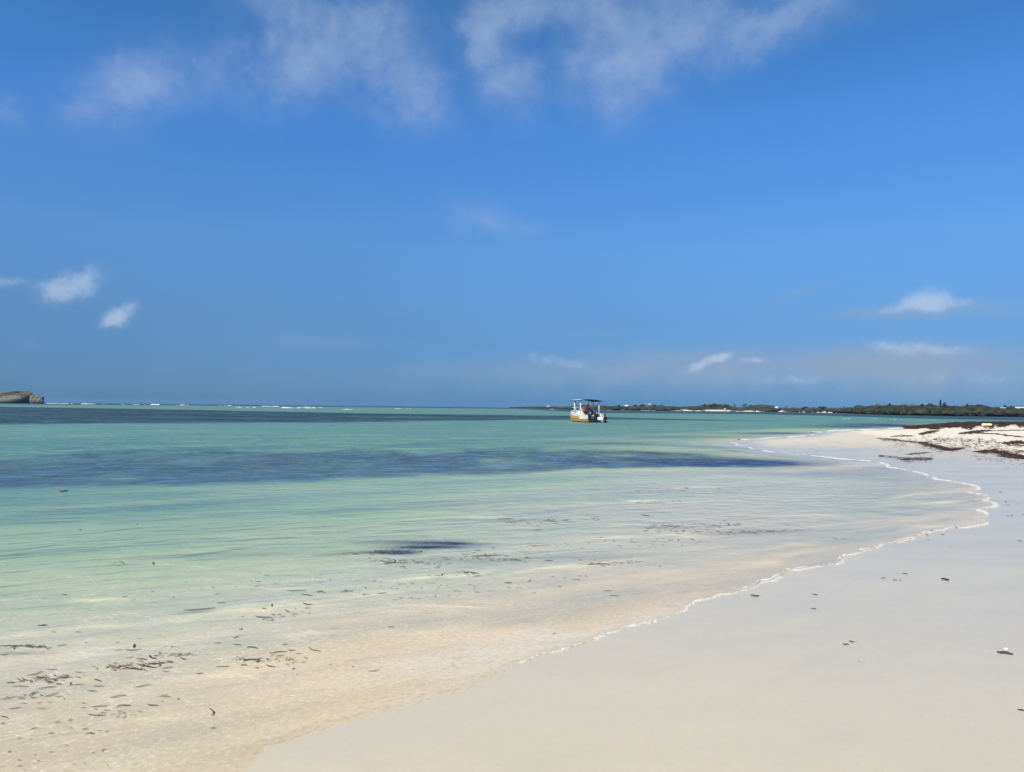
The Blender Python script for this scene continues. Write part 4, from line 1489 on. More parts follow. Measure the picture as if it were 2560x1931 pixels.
def skinmesh(name, verts, edges, radii, m, parent, sub=2):
    me_ = bpy.data.meshes.new(name)
    me_.from_pydata([tuple(v) for v in verts], edges, [])
    o_ = bpy.data.objects.new(name, me_)
    COL.objects.link(o_)
    sk = o_.modifiers.new('skin', 'SKIN')
    for i, r__ in enumerate(radii):
        me_.skin_vertices[0].data[i].radius = (r__ if isinstance(r__, tuple) else (r__, r__))
        me_.skin_vertices[0].data[i].use_root = (i == 0)
    sb = o_.modifiers.new('sub', 'SUBSURF')
    sb.levels = sub
    sb.render_levels = sub
    dg = bpy.context.evaluated_depsgraph_get()
    me2 = bpy.data.meshes.new_from_object(o_.evaluated_get(dg))
    bpy.data.objects.remove(o_)
    me2.name = name
    return link(name, me2, m, parent)


def person(loc, rz, label, pose, shirt=None, shorts=None):
    root = empty('person', loc, rz)
    tag(root, label, 'person')
    J = {k_: Vector(v) for k_, v in pose.items()}
    V_, E_, R_ = [], [], []

    def add(p, r__, link_=None):
        V_.append(tuple(p))
        R_.append(r__)
        if link_ is not None:
            E_.append((link_, len(V_) - 1))
        return len(V_) - 1
    pel = add(J['pelvis'], (.15, .11))
    wa = add(J['waist'], (.13, .10), pel)
    ch = add(J['chest'], (.165, .12), wa)
    nb = add(J['neckbase'], (.09, .08), ch)
    nk = add(J['neck'], .055, nb)
    hd = J['head']
    h1 = add(hd + Vector((0, 0, -.06)), .062, nk)
    h2 = add(hd + Vector((0, .012, .0)), (.078, .088), h1)
    h3 = add(hd + Vector((0, -.005, .065)), (.076, .09), h2)
    add(hd + Vector((0, -.005, .11)), .04, h3)
    add(hd + Vector((0, .105, -.005)), .014, h2)
    add(hd + Vector((0, .085, -.05)), .022, h1)
    add(hd + Vector((-.088, 0, 0)), (.012, .022), h2)
    add(hd + Vector((.088, 0, 0)), (.012, .022), h2)
    for s_, side in ((-1, 'l'), (1, 'r')):
        sh_ = add(J['sh_' + side], .062, ch)
        el = add(J['el_' + side], .042, sh_)
        wr = add(J['wr_' + side], .028, el)
        d = (J['wr_' + side] - J['el_' + side]).normalized()
        pm_ = add(J['wr_' + side] + d * .06, (.038, .02), wr)
        sd2 = d.cross(Vector((0, 0, 1)))
        if sd2.length < .1:
            sd2 = Vector((1, 0, 0))
        sd2.normalize()
        for k_, (o_, L) in enumerate(((-.033, .07), (-.011, .085), (.011, .08), (.033, .062))):
            kn = add(J['wr_' + side] + d * .10 + sd2 * o_, .0095, pm_)
            add(J['wr_' + side] + d * (.10 + L * .9) + sd2 * o_ * 1.1 + Vector((0, .012, -.014)), .0075, kn)
        th = add(J['wr_' + side] + d * .05 - sd2 * .05, .011, wr)
        add(J['wr_' + side] + d * .085 - sd2 * .065, .009, th)
        hp = add(J['hip_' + side], .088, pel)
        kn = add(J['kn_' + side], .058, hp)
        an = add(J['an_' + side], .038, kn)
        add(J['an_' + side] + Vector((0, .15, -.05)), (.04, .028), an)
    body = skinmesh('body', V_, E_, R_, skin_m, root)
    for ex in (-.03, .03):
        bmf = bmesh.new()
        bmesh.ops.create_uvsphere(bmf, u_segments=8, v_segments=6, radius=.011, matrix=Matrix.Translation(hd + Vector((ex, .082, .022))))
        mf_ = bpy.data.meshes.new('eye')
        bmf.to_mesh(mf_)
        bmf.free()
        link('eye', mf_, eye_m, root)
    bmf = bmesh.new()
    bmesh.ops.create_uvsphere(bmf, u_segments=14, v_segments=10, radius=1, matrix=Matrix.Translation(hd + Vector((0, -.018, .045))) @ Matrix.Diagonal((.092, .102, .092, 1)))
    bmesh.ops.delete(bmf, geom=[v for v in bmf.verts if v.co.z < hd.z - .01 or (v.co.y > hd.y + .05 and v.co.z < hd.z + .07)], context='VERTS')
    mf_ = bpy.data.meshes.new('hair')
    bmf.to_mesh(mf_)
    bmf.free()
    link('hair', mf_, hair_m, root)
    if shirt:
        V3 = [J['pelvis'] + Vector((0, 0, .03)), J['waist'], J['chest'], J['neckbase'], J['sh_l'], J['sh_l'].lerp(J['el_l'], .6), J['sh_r'], J['sh_r'].lerp(J['el_r'], .6)]
        skinmesh('shirt', V3, [(0, 1), (1, 2), (2, 3), (2, 4), (4, 5), (2, 6), (6, 7)], [(.18, .135), (.165, .13), (.19, .145), (.09, .085), .082, .068, .082, .068], shirt, root)
    if shorts:
        V3 = [J['pelvis'], J['hip_l'], J['hip_l'].lerp(J['kn_l'], .75), J['hip_r'], J['hip_r'].lerp(J['kn_r'], .75)]
        skinmesh('shorts', V3, [(0, 1), (1, 2), (0, 3), (3, 4)], [(.15, .12), .098, .085, .098, .085], shorts, root, 2)
    return root


bm_w = boat.rotation_euler.to_matrix().to_4x4()
bm_w.translation = boat.location


def on_boat(p):
    return bm_w @ Vector(p)


# man in the red shirt, bending forward over the stern, turned to the left of the picture
stoop = dict(pelvis=(0, -.05, .92), waist=(0, .04, 1.06), chest=(0, .16, 1.24), neckbase=(0, .24, 1.36), neck=(0, .28, 1.41), head=(0, .33, 1.50),
             sh_l=(-.19, .20, 1.30), el_l=(-.25, .26, 1.04), wr_l=(-.20, .42, .86), sh_r=(.19, .20, 1.30), el_r=(.25, .26, 1.04), wr_r=(.20, .42, .86),
             hip_l=(-.10, -.05, .84), kn_l=(-.12, .04, .45), an_l=(-.12, -.05, .07), hip_r=(.10, -.05, .84), kn_r=(.12, .04, .45), an_r=(.12, -.05, .07))
person(on_boat((-.42, .82, .34)), rad(-35), 'person in a red shirt standing on the boat behind the left engine', stoop, shirt_red, shorts_m)
stand = dict(pelvis=(0, 0, .95), waist=(0, .0, 1.10), chest=(0, .01, 1.30), neckbase=(0, .0, 1.43), neck=(0, .01, 1.48), head=(0, .03, 1.60),
             sh_l=(-.20, 0, 1.37), el_l=(-.25, .04, 1.10), wr_l=(-.19, .20, .98), sh_r=(.20, 0, 1.37), el_r=(.25, .04, 1.10), wr_r=(.17, .20, .98),
             hip_l=(-.10, 0, .86), kn_l=(-.12, .02, .48), an_l=(-.12, -.02, .07), hip_r=(.10, 0, .86), kn_r=(.12, .02, .48), an_r=(.12, -.02, .07))
wx, wy = at0(1513, 1057.5)
person((wx, wy, -.76), rad(40), 'person with bare dark shoulders standing hip-deep in the water beside the boat', stand, None, shorts_m)

# ------------------------------------------------------------------ seaweed scraps
weed_dark = mat_simple('dark_seagrass', (0.035, 0.030, 0.035), 0.6, 0.3, 0.3, 30)
weed_red = mat_simple('reddish_seaweed', (0.10, 0.045, 0.025), 0.6, 0.3, 0.3, 30)
weed_brown = mat_simple('brown_seaweed', (0.12, 0.085, 0.055), 0.65, 0.3, 0.3, 30)
weed_grey = mat_simple('greyed_seagrass', (0.085, 0.085, 0.085), 0.7, 0.3, 0.3, 30)


def blade(ptsw, width, m, name='seagrass_blade', lift=0.004, tailed=False):
    """a thin twisted ribbon with a little body, through world points"""
    P_ = [Vector(p) for p in ptsw]
    o0 = P_[len(P_) // 2].copy()
    # resample
    n = 9
    segs = [0]
    for a, b2 in zip(P_[:-1], P_[1:]):
        segs.append(segs[-1] + (b2 - a).length)
    L = segs[-1]
    xs_ = np.linspace(0, L, n)
    C_ = np.stack([np.interp(xs_, segs, [p[k_] for p in P_]) for k_ in range(3)], -1)
    # smooth
    for _ in range(2):
        C_[1:-1] = (C_[:-2] + 2 * C_[1:-1] + C_[2:]) / 4
    V_, F_ = [], []
    ph = random.random() * 6
    K = 6
    for i in range(n):
        f = i / (n - 1)
        d = C_[min(i + 1, n - 1)] - C_[max(i - 1, 0)]
        d = d / (np.linalg.norm(d) + 1e-9)
        sd2 = np.array([-d[1], d[0], 0])
        w_ = width * ((max(math.sin(math.pi * (0.08 + .84 * f)), 0) ** .55) if not tailed else (math.sin(math.pi * min(f * 1.5, 1) ** .8) * .9 + .12))
        tw = 0.5 * math.sin(f * 5 + ph)
        arch = width * (.55 + .5 * math.sin(f * 4 + ph) ** 2)
        c_ = C_[i] - np.array(o0)
        for k_ in range(K):
            th = 2 * math.pi * k_ / K
            a = math.cos(th) * w_ * .5 * (1 - .25 * abs(tw))
            b2 = math.sin(th) * w_ * .17 + abs(tw) * .25 * a
            V_.append((c_[0] + sd2[0] * a, c_[1] + sd2[1] * a, c_[2] + lift + arch * .35 + b2))
    for i in range(n - 1):
        for k_ in range(K):
            j = (k_ + 1) % K
            F_.append((i * K + k_, i * K + j, (i + 1) * K + j, (i + 1) * K + k_))
    F_.append(tuple(reversed(range(K))))
    F_.append(tuple((n - 1) * K + k_ for k_ in range(K)))
    o_ = link(name, pydata(name, V_, F_), m)
    o_.location = o0
    return o_


LISTS = [((0, 1560), 3.456, [
    [(320, 575), (400, 553), (480, 552)], [(250, 632), (285, 602), (330, 595)], [(380, 638), (440, 625), (505, 597)], [(580, 545), (620, 533), (730, 530)],
    [(105, 550), (180, 546), (250, 548)], [(345, 492), (420, 490), (480, 480), (550, 475), (590, 448)], [(225, 455), (320, 440), (370, 415)], [(395, 402), (440, 400), (495, 398)],
    [(945, 645), (1010, 637), (1050, 622), (1090, 628)], [(780, 725), (850, 722), (930, 715)], [(1000, 725), (1060, 710), (1130, 712)], [(1270, 705), (1310, 711), (1365, 713)],
    [(755, 790), (800, 797), (920, 797)], [(855, 780), (890, 772), (918, 776)], [(1055, 825), (1075, 812), (1090, 800)], [(1805, 735), (1835, 755), (1850, 775), (1830, 800)],
    [(1015, 402), (1100, 392), (1160, 392), (1230, 405)], [(1050, 370), (1100, 385), (1220, 400)], [(1180, 350), (1260, 375), (1350, 385)], [(1250, 350), (1330, 355), (1400, 345), (1440, 340)],
    [(1390, 392), (1440, 385), (1490, 378)], [(1400, 417), (1465, 417)], [(1865, 375), (1920, 375), (1980, 372)], [(2100, 330), (2150, 312), (2212, 320)], [(2080, 362), (2110, 360)],
    [(1690, 440), (1755, 432)], [(1145, 560), (1220, 545), (1305, 530)], [(750, 583), (800, 588), (835, 585)], [(805, 545), (900, 545)], [(470, 865), (520, 850)], [(585, 848), (625, 828)],
    [(262, 922), (318, 902)], [(415, 955), (460, 952)], [(735, 960), (770, 950), (815, 958)], [(700, 920), (760, 910)], [(880, 1110), (885, 1095), (915, 1090)], [(905, 940), (935, 935)],
    [(1815, 912), (1862, 905)], [(1392, 677), (1408, 677)], [(700, 728), (740, 730)], [(705, 690), (735, 692)], [(320, 745), (390, 732)], [(0, 805), (35, 808), (70, 822)], [(0, 868), (40, 866)],
    [(0, 662), (60, 650), (150, 632)], [(70, 745), (180, 730)], [(70, 1125), (90, 1105)], [(1370, 635), (1410, 630), (1445, 618)], [(1410, 640), (1480, 636)], [(1530, 655), (1547, 660)],
    [(490, 200), (530, 190), (580, 186)], [(0, 195), (120, 193), (240, 200), (350, 210)], [(0, 277), (75, 270)], [(980, 235), (1060, 230)], [(1080, 228), (1130, 238), (1222, 225)],
    [(1150, 215), (1165, 180)], [(1090, 300), (1130, 295), (1150, 295)], [(1170, 305), (1240, 310), (1270, 318)], [(1290, 280), (1305, 300), (1350, 310)], [(1555, 300), (1600, 315)],
    [(1850, 172), (1910, 172)], [(2010, 180), (2085, 190)], [(2130, 212), (2170, 205), (2212, 215)], [(2020, 130), (2060, 112)], [(320, 22), (410, 15)], [(440, 76), (485, 76)], [(650, 75), (700, 75)],
    [(1180, 132), (1220, 130)], [(995, 170), (1030, 162)], [(2070, 55), (2095, 45)], [(733, 170), (752, 168)], [(50, 515), (130, 515)], [(810, 485), (875, 502)], [(150, 1240), (190, 1236)],
    [(1420, 200), (1440, 198)], [(1470, 204), (1505, 202)], [(180, 500), (215, 495)]]),
    ((560, 1500), 3.456, [
        [(160, 535), (220, 515), (290, 520)], [(285, 530), (300, 515), (330, 508)], [(140, 575), (165, 565), (200, 572)], [(360, 572), (400, 580), (440, 585)], [(590, 610), (600, 595), (618, 600)],
        [(620, 652), (640, 648)], [(735, 415), (750, 435), (835, 452)], [(1245, 625), (1300, 620), (1345, 612)], [(385, 465), (430, 468), (460, 455), (545, 452)], [(195, 415), (240, 410), (290, 425)],
        [(550, 440), (615, 443)], [(450, 490), (520, 485)], [(620, 472), (665, 470)], [(665, 545), (705, 543)], [(535, 525), (600, 522)], [(495, 393), (550, 392)], [(270, 145), (310, 158), (380, 155), (415, 158)],
        [(405, 135), (445, 130)], [(413, 64), (414, 40)], [(530, 92), (550, 108), (565, 112)], [(680, 30), (710, 45), (765, 48)], [(325, 78), (365, 82)], [(385, 185), (440, 180)], [(145, 148), (170, 150)],
        [(1410, 238), (1470, 240)], [(130, 265), (160, 255)], [(80, 335), (125, 322)], [(1980, 570), (1995, 572)], [(1103, 580), (1117, 588)], [(905, 567), (930, 566)], [(270, 595), (300, 595)]]),
    ((800, 1250), 2.458, [
        [(360, 372), (400, 385), (520, 392)], [(390, 395), (440, 393)], [(575, 392), (640, 390)], [(930, 352), (1000, 348), (1110, 345)], [(1170, 365), (1210, 372), (1240, 380)], [(1255, 362), (1280, 352)],
        [(880, 455), (910, 445), (980, 458)], [(945, 472), (990, 470)], [(745, 470), (755, 458)], [(1130, 515), (1180, 514)], [(1280, 505), (1295, 497)], [(1150, 543), (1170, 541)], [(1740, 561), (1795, 563)],
        [(1780, 592), (1840, 592)], [(350, 580), (410, 575)], [(135, 570), (200, 563)], [(1430, 828), (1448, 820)], [(1315, 186), (1370, 187)], [(1370, 132), (1440, 132)], [(1970, 95), (2030, 102)],
        [(1300, 285), (1420, 280)], [(1550, 490), (1600, 495)], [(1460, 535), (1485, 535)], [(945, 568), (985, 572)], [(1055, 300), (1072, 298)], [(320, 505), (345, 500)], [(480, 522), (500, 520)],
        [(555, 515), (580, 517)], [(263, 580), (276, 588)], [(950, 312), (990, 315)], [(1380, 378), (1430, 375)], [(1590, 372), (1612, 375)], [(1640, 400), (1700, 399), (1780, 398)], [(1715, 232), (1740, 234)],
        [(1985, 195), (2020, 192)], [(2090, 160), (2212, 168)], [(1090, 120), (1190, 118)], [(2080, 412), (2095, 412)]]),
    ((0, 1280), 2.458, [
        [(730, 305), (748, 312), (765, 325)], [(700, 315), (712, 315)], [(727, 332), (738, 332)], [(940, 325), (942, 312)], [(835, 82), (850, 78)], [(488, 110), (498, 116)], [(380, 513), (412, 513)],
        [(230, 702), (290, 697)], [(1850, 510), (1920, 518)], [(1940, 497), (1985, 490)], [(2090, 498), (2170, 487)], [(1760, 490), (1880, 486)], [(1330, 565), (1390, 560)],
        [(1130, 610), (1200, 606), (1320, 595)], [(1570, 433), (1605, 433)]]),
    ((0, 960), 2.458, [[(360, 660), (385, 667), (415, 658)]])]
nb = 0
for (ox, oy), sc, items in LISTS:
    for pl in items:
        pp = [(ox + a / sc, oy + b2 / sc) for a, b2 in pl]
        W_ = [Vector((*at0(*p), 0.0)) for p in pp]
        L = sum((b2 - a).length for a, b2 in zip(W_[:-1], W_[1:]))
        d = math.hypot(W_[0].x, W_[0].y)
        lp = L * F / d
        mx_, my_ = pp[len(pp) // 2]
        flat = my_ < 1440 and mx_ < 500
        wpx = (2.3 if lp < 18 else (3.0 if lp < 60 else 3.4)) * random.uniform(.75, 1.3)
        if (ox, oy) == (0, 960):
            wpx = 7
        width = min(max(wpx * d / F, .005), .12)
        m = [weed_dark, weed_dark, weed_brown, weed_grey, weed_dark, weed_brown][nb % 6]
        if len(pl) == 5 or pl[0] in ((1805, 735), (755, 790), (590, 610), (413, 64), (1050, 370)):
            m = weed_red
        o_ = blade(W_, width, m)
        where = ('floating over the green water at left' if my_ < 1440 and mx_ < 500 else
                 'in the shallows around the dark streak' if (mx_ > 820 and my_ < 1460) else
                 'in the tan shallows below the streak' if mx_ > 820 else
                 'in the pale shallows left of centre' if (my_ < 1600) else
                 'in the bottom-left shallows' if mx_ < 240 else
                 'in the lower-left tangle of weed' if (mx_ < 460 and my_ < 1700) else
                 'right of the lower-left tangle')
        shape = 'curved' if len(pl) > 2 else 'short straight'
        col = {'dark_seagrass': 'dark', 'reddish_seaweed': 'reddish', 'brown_seaweed': 'brown', 'greyed_seagrass': 'grey'}[m.name]
        sl_ = (W_[-1].y - W_[0].y) * (1 if W_[-1].x > W_[0].x else -1) / max(L, 1e-6)
        tilt = 'tilted' if abs(pp[-1][1] - pp[0][1]) > 0.16 * abs(pp[-1][0] - pp[0][0]) + .5 else 'level'
        lab = f'{shape} {tilt} {col} blade {where}'
        if (ox, oy) == (0, 960):
            lab = 'dark lens of weed floating alone at the edge of the far seagrass, far left'
            tag(o_, lab, 'seaweed')
        elif pl[0] == (1805, 735):
            tag(o_, 'thick hook-shaped dark red weed stem in the swash, lower left', 'seaweed')
        elif pl[0] == (735, 415):
            tag(o_, 'black stick-like blade with a raised end in the tan shallows', 'seaweed')
        elif pl[0] == (1245, 625):
            tag(o_, 'lone dark tapering blade nearest the foam in the tan shallows', 'seaweed')
        elif pl[0] == (730, 305):
            tag(o_, 'largest dark blade floating over the green water, beside two specks', 'seaweed')
        else:
            tag(o_, lab, 'seaweed', 'seagrass blades drifting in the shallows')
        nb += 1

# scraps lying on the wet sand
SCR = [((1887, 1492), 21, 7, 'wedge-shaped dark brown leaf on the wet sand nearest the foam line', 0, 'leaf'),
       ((2037, 1488), 12, 4, 'small dark leaf on bare wet sand, above the one with a tail', 0, 'leaf'),
       ((2030, 1524), 20, 4, 'small dark leaf with a thin tail pointing left', 8, 'tail'),
       ((2205, 1447), 16, 4, 'tailed scrap at the left of the cluster of five scraps', 18, 'tail'),
       ((2262, 1436), 11, 5, 'top scrap of the cluster of five on the wet sand', 0, 'leaf'),
       ((2237, 1452), 9, 3, 'flat sliver below the top scrap of the cluster', 0, 'leaf'),
       ((2251, 1452), 6, 3, 'tiny rounded scrap right of the flat sliver', 0, 'leaf'),
       ((2241, 1436), 4, 2, 'faint speck left of the top scrap of the cluster', 0, 'leaf'),
       ((2363, 1452), 16, 8, 'blunt black chunk of weed right of the cluster of scraps', 0, 'chunk'),
       ((2133, 1607), 20, 4, 'upper of two tailed scraps on open sand, tail pointing right', 172, 'tail'),
       ((2114, 1613), 14, 3, 'lower of two tailed scraps on open sand', 6, 'leaf'),
       ((2147, 1655), 6, 6, 'tiny upright reddish fleck below the two tailed scraps', 90, 'leaf'),
       ((2512, 1636), 29, 8, 'dark brown pointed leaf beside the white shell, near the right edge', 2, 'leaf'),
       ((2553, 1778), 14, 4, 'small curved scrap at the right edge low on the sand', -6, 'leaf'),
       ((2501, 1232), 5, 4, 'small pebble of weed highest of those right of the wave tip', 0, 'chunk'),
       ((2514, 1256), 5, 4, 'small weed pebble left and above the pair right of the wave tip', 0, 'chunk'),
       ((2521, 1264), 6, 3, 'small flat weed bit just right of the wave tip', 0, 'leaf'),
       ((2541, 1261), 4, 3, 'tiny weed bit near the right edge level with the wave tip', 0, 'leaf'),
       ((2519, 1291), 6, 3, 'left one of a close pair of small weed bits', 0, 'leaf'),
       ((2530, 1291), 5, 4, 'right one of a close pair of small weed bits', 0, 'chunk'),
       ((2557, 1287), 5, 3, 'tiny weed bit touching the right edge beside the close pair', 0, 'leaf'),
       ((2550, 1354), 9, 4, 'small dark scrap alone near the right edge, mid sand', 0, 'leaf'),
       ((2376, 1367), 7, 4, 'round dark scrap with a faint tail below the wave tip', 0, 'tail'),
       ((2353, 1338), 13, 4, 'longest of the scraps just below the foam tip', 10, 'tail'),
       ((2317, 1339), 6, 4, 'round scrap left of the longest one below the foam tip', 0, 'chunk'),
       ((2330, 1328), 6, 4, 'scrap touching the foam above the round one', 0, 'chunk'),
       ((2321, 1351), 5, 3, 'small low scrap under the round one near the foam', 0, 'leaf')]
for (px_, py_), lpx, hpx, lab, ang, kd in SCR:
    g = ground(px_, py_)
    dd = math.hypot(g.x, g.y)
    L = lpx * dd / F
    a = rad(ang)
    # extents measured in the photo: sideways along x, up the picture along y (foreshortened)
    vx = Vector((g.x, g.y, 0)).normalized()
    rx_ = Vector((vx.y, -vx.x, 0))
    fs = dd / HC * .6
    dir_ = rx_ * math.cos(a) + vx * math.sin(a) * fs * .5
    if ang in (90,):
        dir_ = rx_ * .3 + vx * .9
    if kd == 'tail':
        P_ = [g + dir_ * L * .5, g + dir_ * L * .1 + vx * L * .05, g - dir_ * L * .2, g - dir_ * L * .5 + vx * L * .05]
    else:
        P_ = [g - dir_ * L * .5, g + vx * L * .04, g + dir_ * L * .5]
    wdt = {'leaf': .34, 'tail': .26, 'chunk': .6}[kd] * L
    o_ = blade(P_, wdt, weed_red if 'brown' in lab or 'reddish' in lab else weed_dark, 'seaweed_scrap', 0.003, kd == 'tail')
    tag(o_, lab, 'seaweed', 'scraps on the wet sand')

# white shell beside the brown leaf
g = ground(2515, 1626)
bm = bmesh.new()
bmesh.ops.create_uvsphere(bm, u_segments=18, v_segments=12, radius=.014)
for v in bm.verts:
    th = math.atan2(v.co.y, v.co.x)
    v.co.x *= 1 + .05 * math.cos(9 * th)
    v.co.y *= (1 + .05 * math.cos(9 * th)) * .85
    v.co.z *= .6
me_ = bpy.data.meshes.new('shell')
bm.to_mesh(me_)
bm.free()
o_ = link('shell', me_, mat_simple('white_shell', (.82, .80, .74), .35, .5, .06, 60))
o_.location = (g.x, g.y, g.z + .007)
tag(o_, 'small white shell lying just beyond the pointed brown leaf', 'shell')

# ------------------------------------------------------------------ wrack on the spit
WV, WQ = [], []


def strand(p, L, w_, ang, hgt, r__):
    """an arched strip"""
    d = np.array([math.cos(ang), math.sin(ang)])
    s_ = np.array([-d[1], d[0]])
    b0 = len(WV)
    bend = r__.uniform(-.9, .9) * L
    z3 = r__.uniform(0, 1, 4)
    lift = r__.uniform(.2, 1) * hgt
    for k_ in range(4):
        f = k_ / 3 - .5
        c_ = np.array([p[0], p[1]]) + d * f * L + s_ * bend * (f * f)
        zz = p[2] + lift * z3[k_] * .8 + .004
        ww = w_ * (1 - 1.2 * abs(f))
        WV.append((c_[0] - s_[0] * ww, c_[1] - s_[1] * ww, zz))
        WV.append((c_[0] + s_[0] * ww, c_[1] + s_[1] * ww, zz + ww * .5))
    for k_ in range(3):
        q_ = b0 + 2 * k_
        WQ.append((q_, q_ + 1, q_ + 3, q_ + 2))


NSC = 1.0


def wrack(pl, wid, n, L, seed, hgt=.05, hm=None):
    wid = wid * (1 if hm else 1.35)
    n = int(n * (1.5 if hm else (2.4 if (seed in (12, 14, 15, 16, 17, 18) and NSC == 1) else 1.15)) * NSC)
    L = L * (1 if NSC < 1 else (.9 if hm else .8))
    """strands along a polyline given in photo pixels, wid = half height in pixels"""
    r__ = np.random.default_rng(seed)
    pl = np.array(pl, float)
    sg = np.concatenate([[0], np.cumsum(np.linalg.norm(np.diff(pl, axis=0), axis=1))])
    m_ = 60
    G_ = []
    for f in np.linspace(0, sg[-1], m_):
        G_.append(ground(float(np.interp(f, sg, pl[:, 0])), float(np.interp(f, sg, pl[:, 1]))))
    for _ in range(n):
        f = r__.random() * (m_ - 1)
        if not hm and r__.random() > .35 + .65 * (math.sin(f * 1.7 + seed) * math.sin(f * .6 + seed * 3) > -.25):
            continue
        i = int(f)
        g_ = G_[i].lerp(G_[i + 1], f - i)
        dd = math.hypot(g_.x, g_.y)
        tap = math.sin(math.pi * min(max(f / (m_ - 1), .04), .96)) ** .5
        dy_ = (r__.normal() * .5 + .35 * math.sin(f * .9 + seed) + .25 * math.sin(f * 2.3 + seed * 2)) * wid * (.7 + .3 * math.sin(f * .55 + seed)) * tap * dd * dd / (HC * F) * 1.15
        v = Vector((g_.x, g_.y, 0)).normalized()
        p = g_ + v * dy_ + Vector((r__.normal() * .05, 0, 0))
        zb = p.z + (hm * tap * math.exp(-(dy_ / (wid * dd * dd / (HC * F))) ** 2) * r__.random() if hm else 0)
        strand((p.x, p.y, zb), L * r__.uniform(.4, 1.4), L * (.12 if NSC == 1 else .075) * r__.uniform(.5, 1.6), r__.normal() * .9, hgt if hm else L * .14, r__)


wrack([(2262, 1071), (2340, 1069), (2400, 1066), (2470, 1063), (2560, 1061), (2640, 1060)], 5.5, 5200, .55, 1, .12, .30)
wrack([(2300, 1086), (2325, 1081), (2345, 1078)], 3, 500, .3, 2)
wrack([(2400, 1085), (2440, 1080), (2478, 1077)], 3, 700, .3, 3)
wrack([(2405, 1082), (2480, 1085), (2560, 1094)], 1.2, 350, .3, 4)
wrack([(2480, 1078), (2520, 1077), (2580, 1076)], 1.2, 250, .3, 5)
wrack([(2228, 1092), (2260, 1090), (2285, 1091)], 1.6, 200, .2, 6)
wrack([(2195, 1097), (2230, 1099), (2262, 1104), (2300, 1107)], 1.6, 330, .2, 7)
wrack([(2300, 1108), (2330, 1113), (2370, 1123)], 5, 900, .2, 8)
wrack([(2360, 1126), (2385, 1124), (2405, 1121)], 2.5, 320, .2, 9)
wrack([(2440, 1130), (2490, 1129), (2530, 1138), (2580, 1147)], 4, 1200, .2, 10)
wrack([(2500, 1141), (2560, 1147), (2600, 1150)], 2, 350, .2, 11)
wrack([(2510, 1109), (2540, 1106), (2580, 1110)], 3, 350, .22, 12)
wrack([(2270, 1137), (2300, 1134), (2325, 1132)], 2, 160, .14, 13)
wrack([(2200, 1140), (2230, 1143), (2300, 1150)], 5, 130, .12, 14)
wrack([(2255, 1150), (2290, 1146), (2330, 1148)], 5, 180, .12, 15)
wrack([(2200, 1100), (2400, 1110), (2560, 1130)], 14, 520, .16, 16)
wrack([(2330, 1098), (2450, 1104), (2560, 1116)], 9, 420, .16, 17)
wrack([(2430, 1140), (2560, 1160), (2640, 1170)], 8, 110, .12, 18)
wrack([(1985, 1124), (2040, 1127), (2120, 1126)], 4, 40, .10, 19)
wrack([(2300, 1068), (2420, 1062), (2560, 1058)], 2.0, 1500, .5, 20, .1, .35)
WV0, WQ0 = WV, WQ
WV, WQ = [], []
NSC = 0.42
for pl_, wd_, n_, L_ in [([(255, 1672), (330, 1668), (430, 1655)], 9, 150, .05), ([(370, 1642), (430, 1636), (480, 1638)], 5, 160, .03), ([(60, 1700), (120, 1702), (175, 1690)], 10, 110, .05),
                         ([(0, 1618), (60, 1617), (110, 1622)], 5, 70, .06), ([(20, 1745), (90, 1750), (140, 1740)], 9, 50, .035), ([(210, 1790), (300, 1780), (330, 1790)], 9, 40, .03), ([(600, 1648), (680, 1652), (760, 1650)], 9, 90, .04),
                         ([(650, 1545), (700, 1545), (780, 1520)], 8, 70, .04), ([(940, 1400), (1050, 1407), (1180, 1395), (1320, 1402)], 9, 260, .07), ([(1250, 1308), (1400, 1303), (1500, 1298)], 6, 90, .10),
                         ([(1460, 1412), (1530, 1410), (1600, 1405)], 6, 110, .06), ([(1600, 1320), (1720, 1318), (1850, 1312)], 8, 170, .09), ([(1680, 1330), (1800, 1332), (2010, 1326)], 5, 200, .08), ([(860, 1388), (980, 1378), (1060, 1380)], 5, 160, .07),
                         ([(1080, 1440), (1160, 1432), (1200, 1438)], 4, 70, .05), ([(800, 1480), (1000, 1465), (1200, 1470)], 16, 70, .05), ([(0, 1850), (120, 1860), (260, 1840)], 30, 40, .02), ([(40, 1920), (160, 1900), (300, 1910)], 20, 30, .02),
                         ([(1000, 1500), (1200, 1480), (1500, 1440)], 18, 70, .05), ([(300, 1500), (600, 1470), (900, 1440)], 25, 60, .06), ([(1300, 1370), (1500, 1360), (1750, 1350)], 14, 120, .07), ([(2060, 1345), (2140, 1348), (2180, 1342)], 3, 30, .06),
                         ([(1590, 1258), (1660, 1254), (1720, 1256)], 3, 60, .10), ([(1560, 1228), (1700, 1222), (1850, 1226)], 6, 60, .12)]:
    wrack(pl_, wd_, n_, L_ * .85, int(pl_[0][0]) + 3)
me_ = pydata('weed_litter', WV, WQ)
o_ = link('weed_litter', me_, leaf_mat('drifting_litter', (0.05, 0.045, 0.045), (0.24, 0.19, 0.14), 3.0), smooth=False)
tag(o_, 'fine brown weed crumbs drifting in lines through the shallows', 'seaweed', kind='stuff')
me_ = pydata('seaweed_wrack', WV0, WQ0)
mk = leaf_mat('red_brown_wrack', (0.016, 0.008, 0.006), (0.085, 0.040, 0.026), 1.2)
o_ = link('seaweed_wrack', me_, mk, smooth=False)
tag(o_, 'red-brown lines and heaps of dead seaweed cast up on the white spit', 'seaweed', kind='stuff')

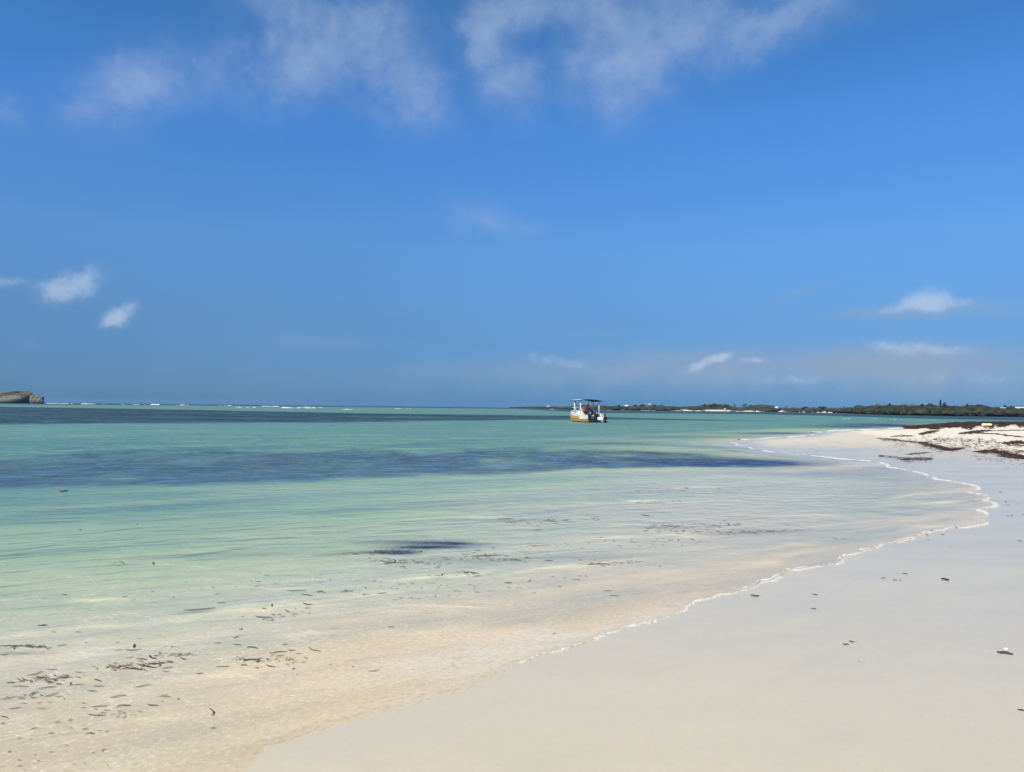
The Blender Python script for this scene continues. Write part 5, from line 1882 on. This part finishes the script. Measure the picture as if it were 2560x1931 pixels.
# cream and orange drum lying on the wrack
g = ground(2467, 1068)
dd = math.hypot(g.x, g.y)
L = 18.5 * dd / F
r_d = 3.6 * dd / F
root = empty('float_drum', (g.x, g.y, g.z + .02 + r_d), rad(-18))
tag(root, 'cream and orange plastic drum lying on the heap of seaweed', 'float')
prof = [(-.5, .0), (-.5, .8), (-.47, .97), (-.30, 1), (-.28, 1.05), (-.25, 1.05), (-.23, 1), (.0, 1), (.23, 1), (.25, 1.05), (.28, 1.05), (.30, 1), (.47, .97), (.5, .8), (.5, .0)]


def drum(name, m, t0, t1, rs=1.0):
    V_, F_ = [], []
    n = 20
    for (xx, rr) in prof:
        for i in range(n + 1):
            th = t0 + (t1 - t0) * i / n
            V_.append((xx * L, math.cos(th) * rr * r_d * rs, math.sin(th) * rr * r_d * rs))
    for a in range(len(prof) - 1):
        for i in range(n):
            p = a * (n + 1) + i
            F_.append((p, p + 1, p + n + 2, p + n + 1))
    return link(name, pydata(name, V_, F_), m, root)


drum('upper_half', mat_simple('cream_plastic', (.80, .68, .36), .4, .4, .08, 8), -.1, math.pi + .1)
drum('lower_half', mat_simple('orange_plastic', (.75, .36, .03), .4, .4, .08, 8), math.pi + .1, 2 * math.pi - .1)

# ------------------------------------------------------------------ haze over the sea
HAZE = True
if HAZE:
    V_, F_ = [], []
    rz_ = 5600
    box(V_, F_, -rz_, rz_, -rz_, rz_, -6.0, 22.0)
    hm_ = bpy.data.materials.new('sea_haze')
    hm_.use_nodes = True
    t = NT(hm_.node_tree)
    t.n.clear()
    pv = t.n.new('ShaderNodeVolumePrincipled')
    pv.inputs['Color'].default_value = (0.34, 0.62, 1.0, 1)
    pv.inputs['Density'].default_value = 0.00006
    pv.inputs['Anisotropy'].default_value = 0.0
    out = t.n.new('ShaderNodeOutputMaterial')
    t.l.new(pv.outputs[0], out.inputs['Volume'])
    o_ = link('haze', pydata('haze', V_, F_), hm_, None, False)
    tag(o_, 'faint sea haze that greys the far shore and the islets', 'haze', kind='stuff')

# ------------------------------------------------------------------ labels that would repeat say which one, counted from the left
by = {}
for o_ in S.objects:
    if o_.parent is None and 'label' in o_.keys() and 'kind' not in o_.keys():
        by.setdefault(o_['label'], []).append(o_)
ORD = ['leftmost', 'second', 'third', 'fourth', 'fifth', 'sixth', 'seventh', 'eighth', 'ninth', 'tenth', 'eleventh', 'twelfth', 'thirteenth', 'fourteenth', 'fifteenth', 'sixteenth']
for lab, lst in by.items():
    if len(lst) > 1:
        lst.sort(key=lambda q_: q_.location.x / q_.location.y)
        for k_, o_ in enumerate(lst):
            which = 'leftmost' if k_ == 0 else ('rightmost' if k_ == len(lst) - 1 else ORD[k_] + ' from the left')
            o_['label'] = lab + ', ' + which
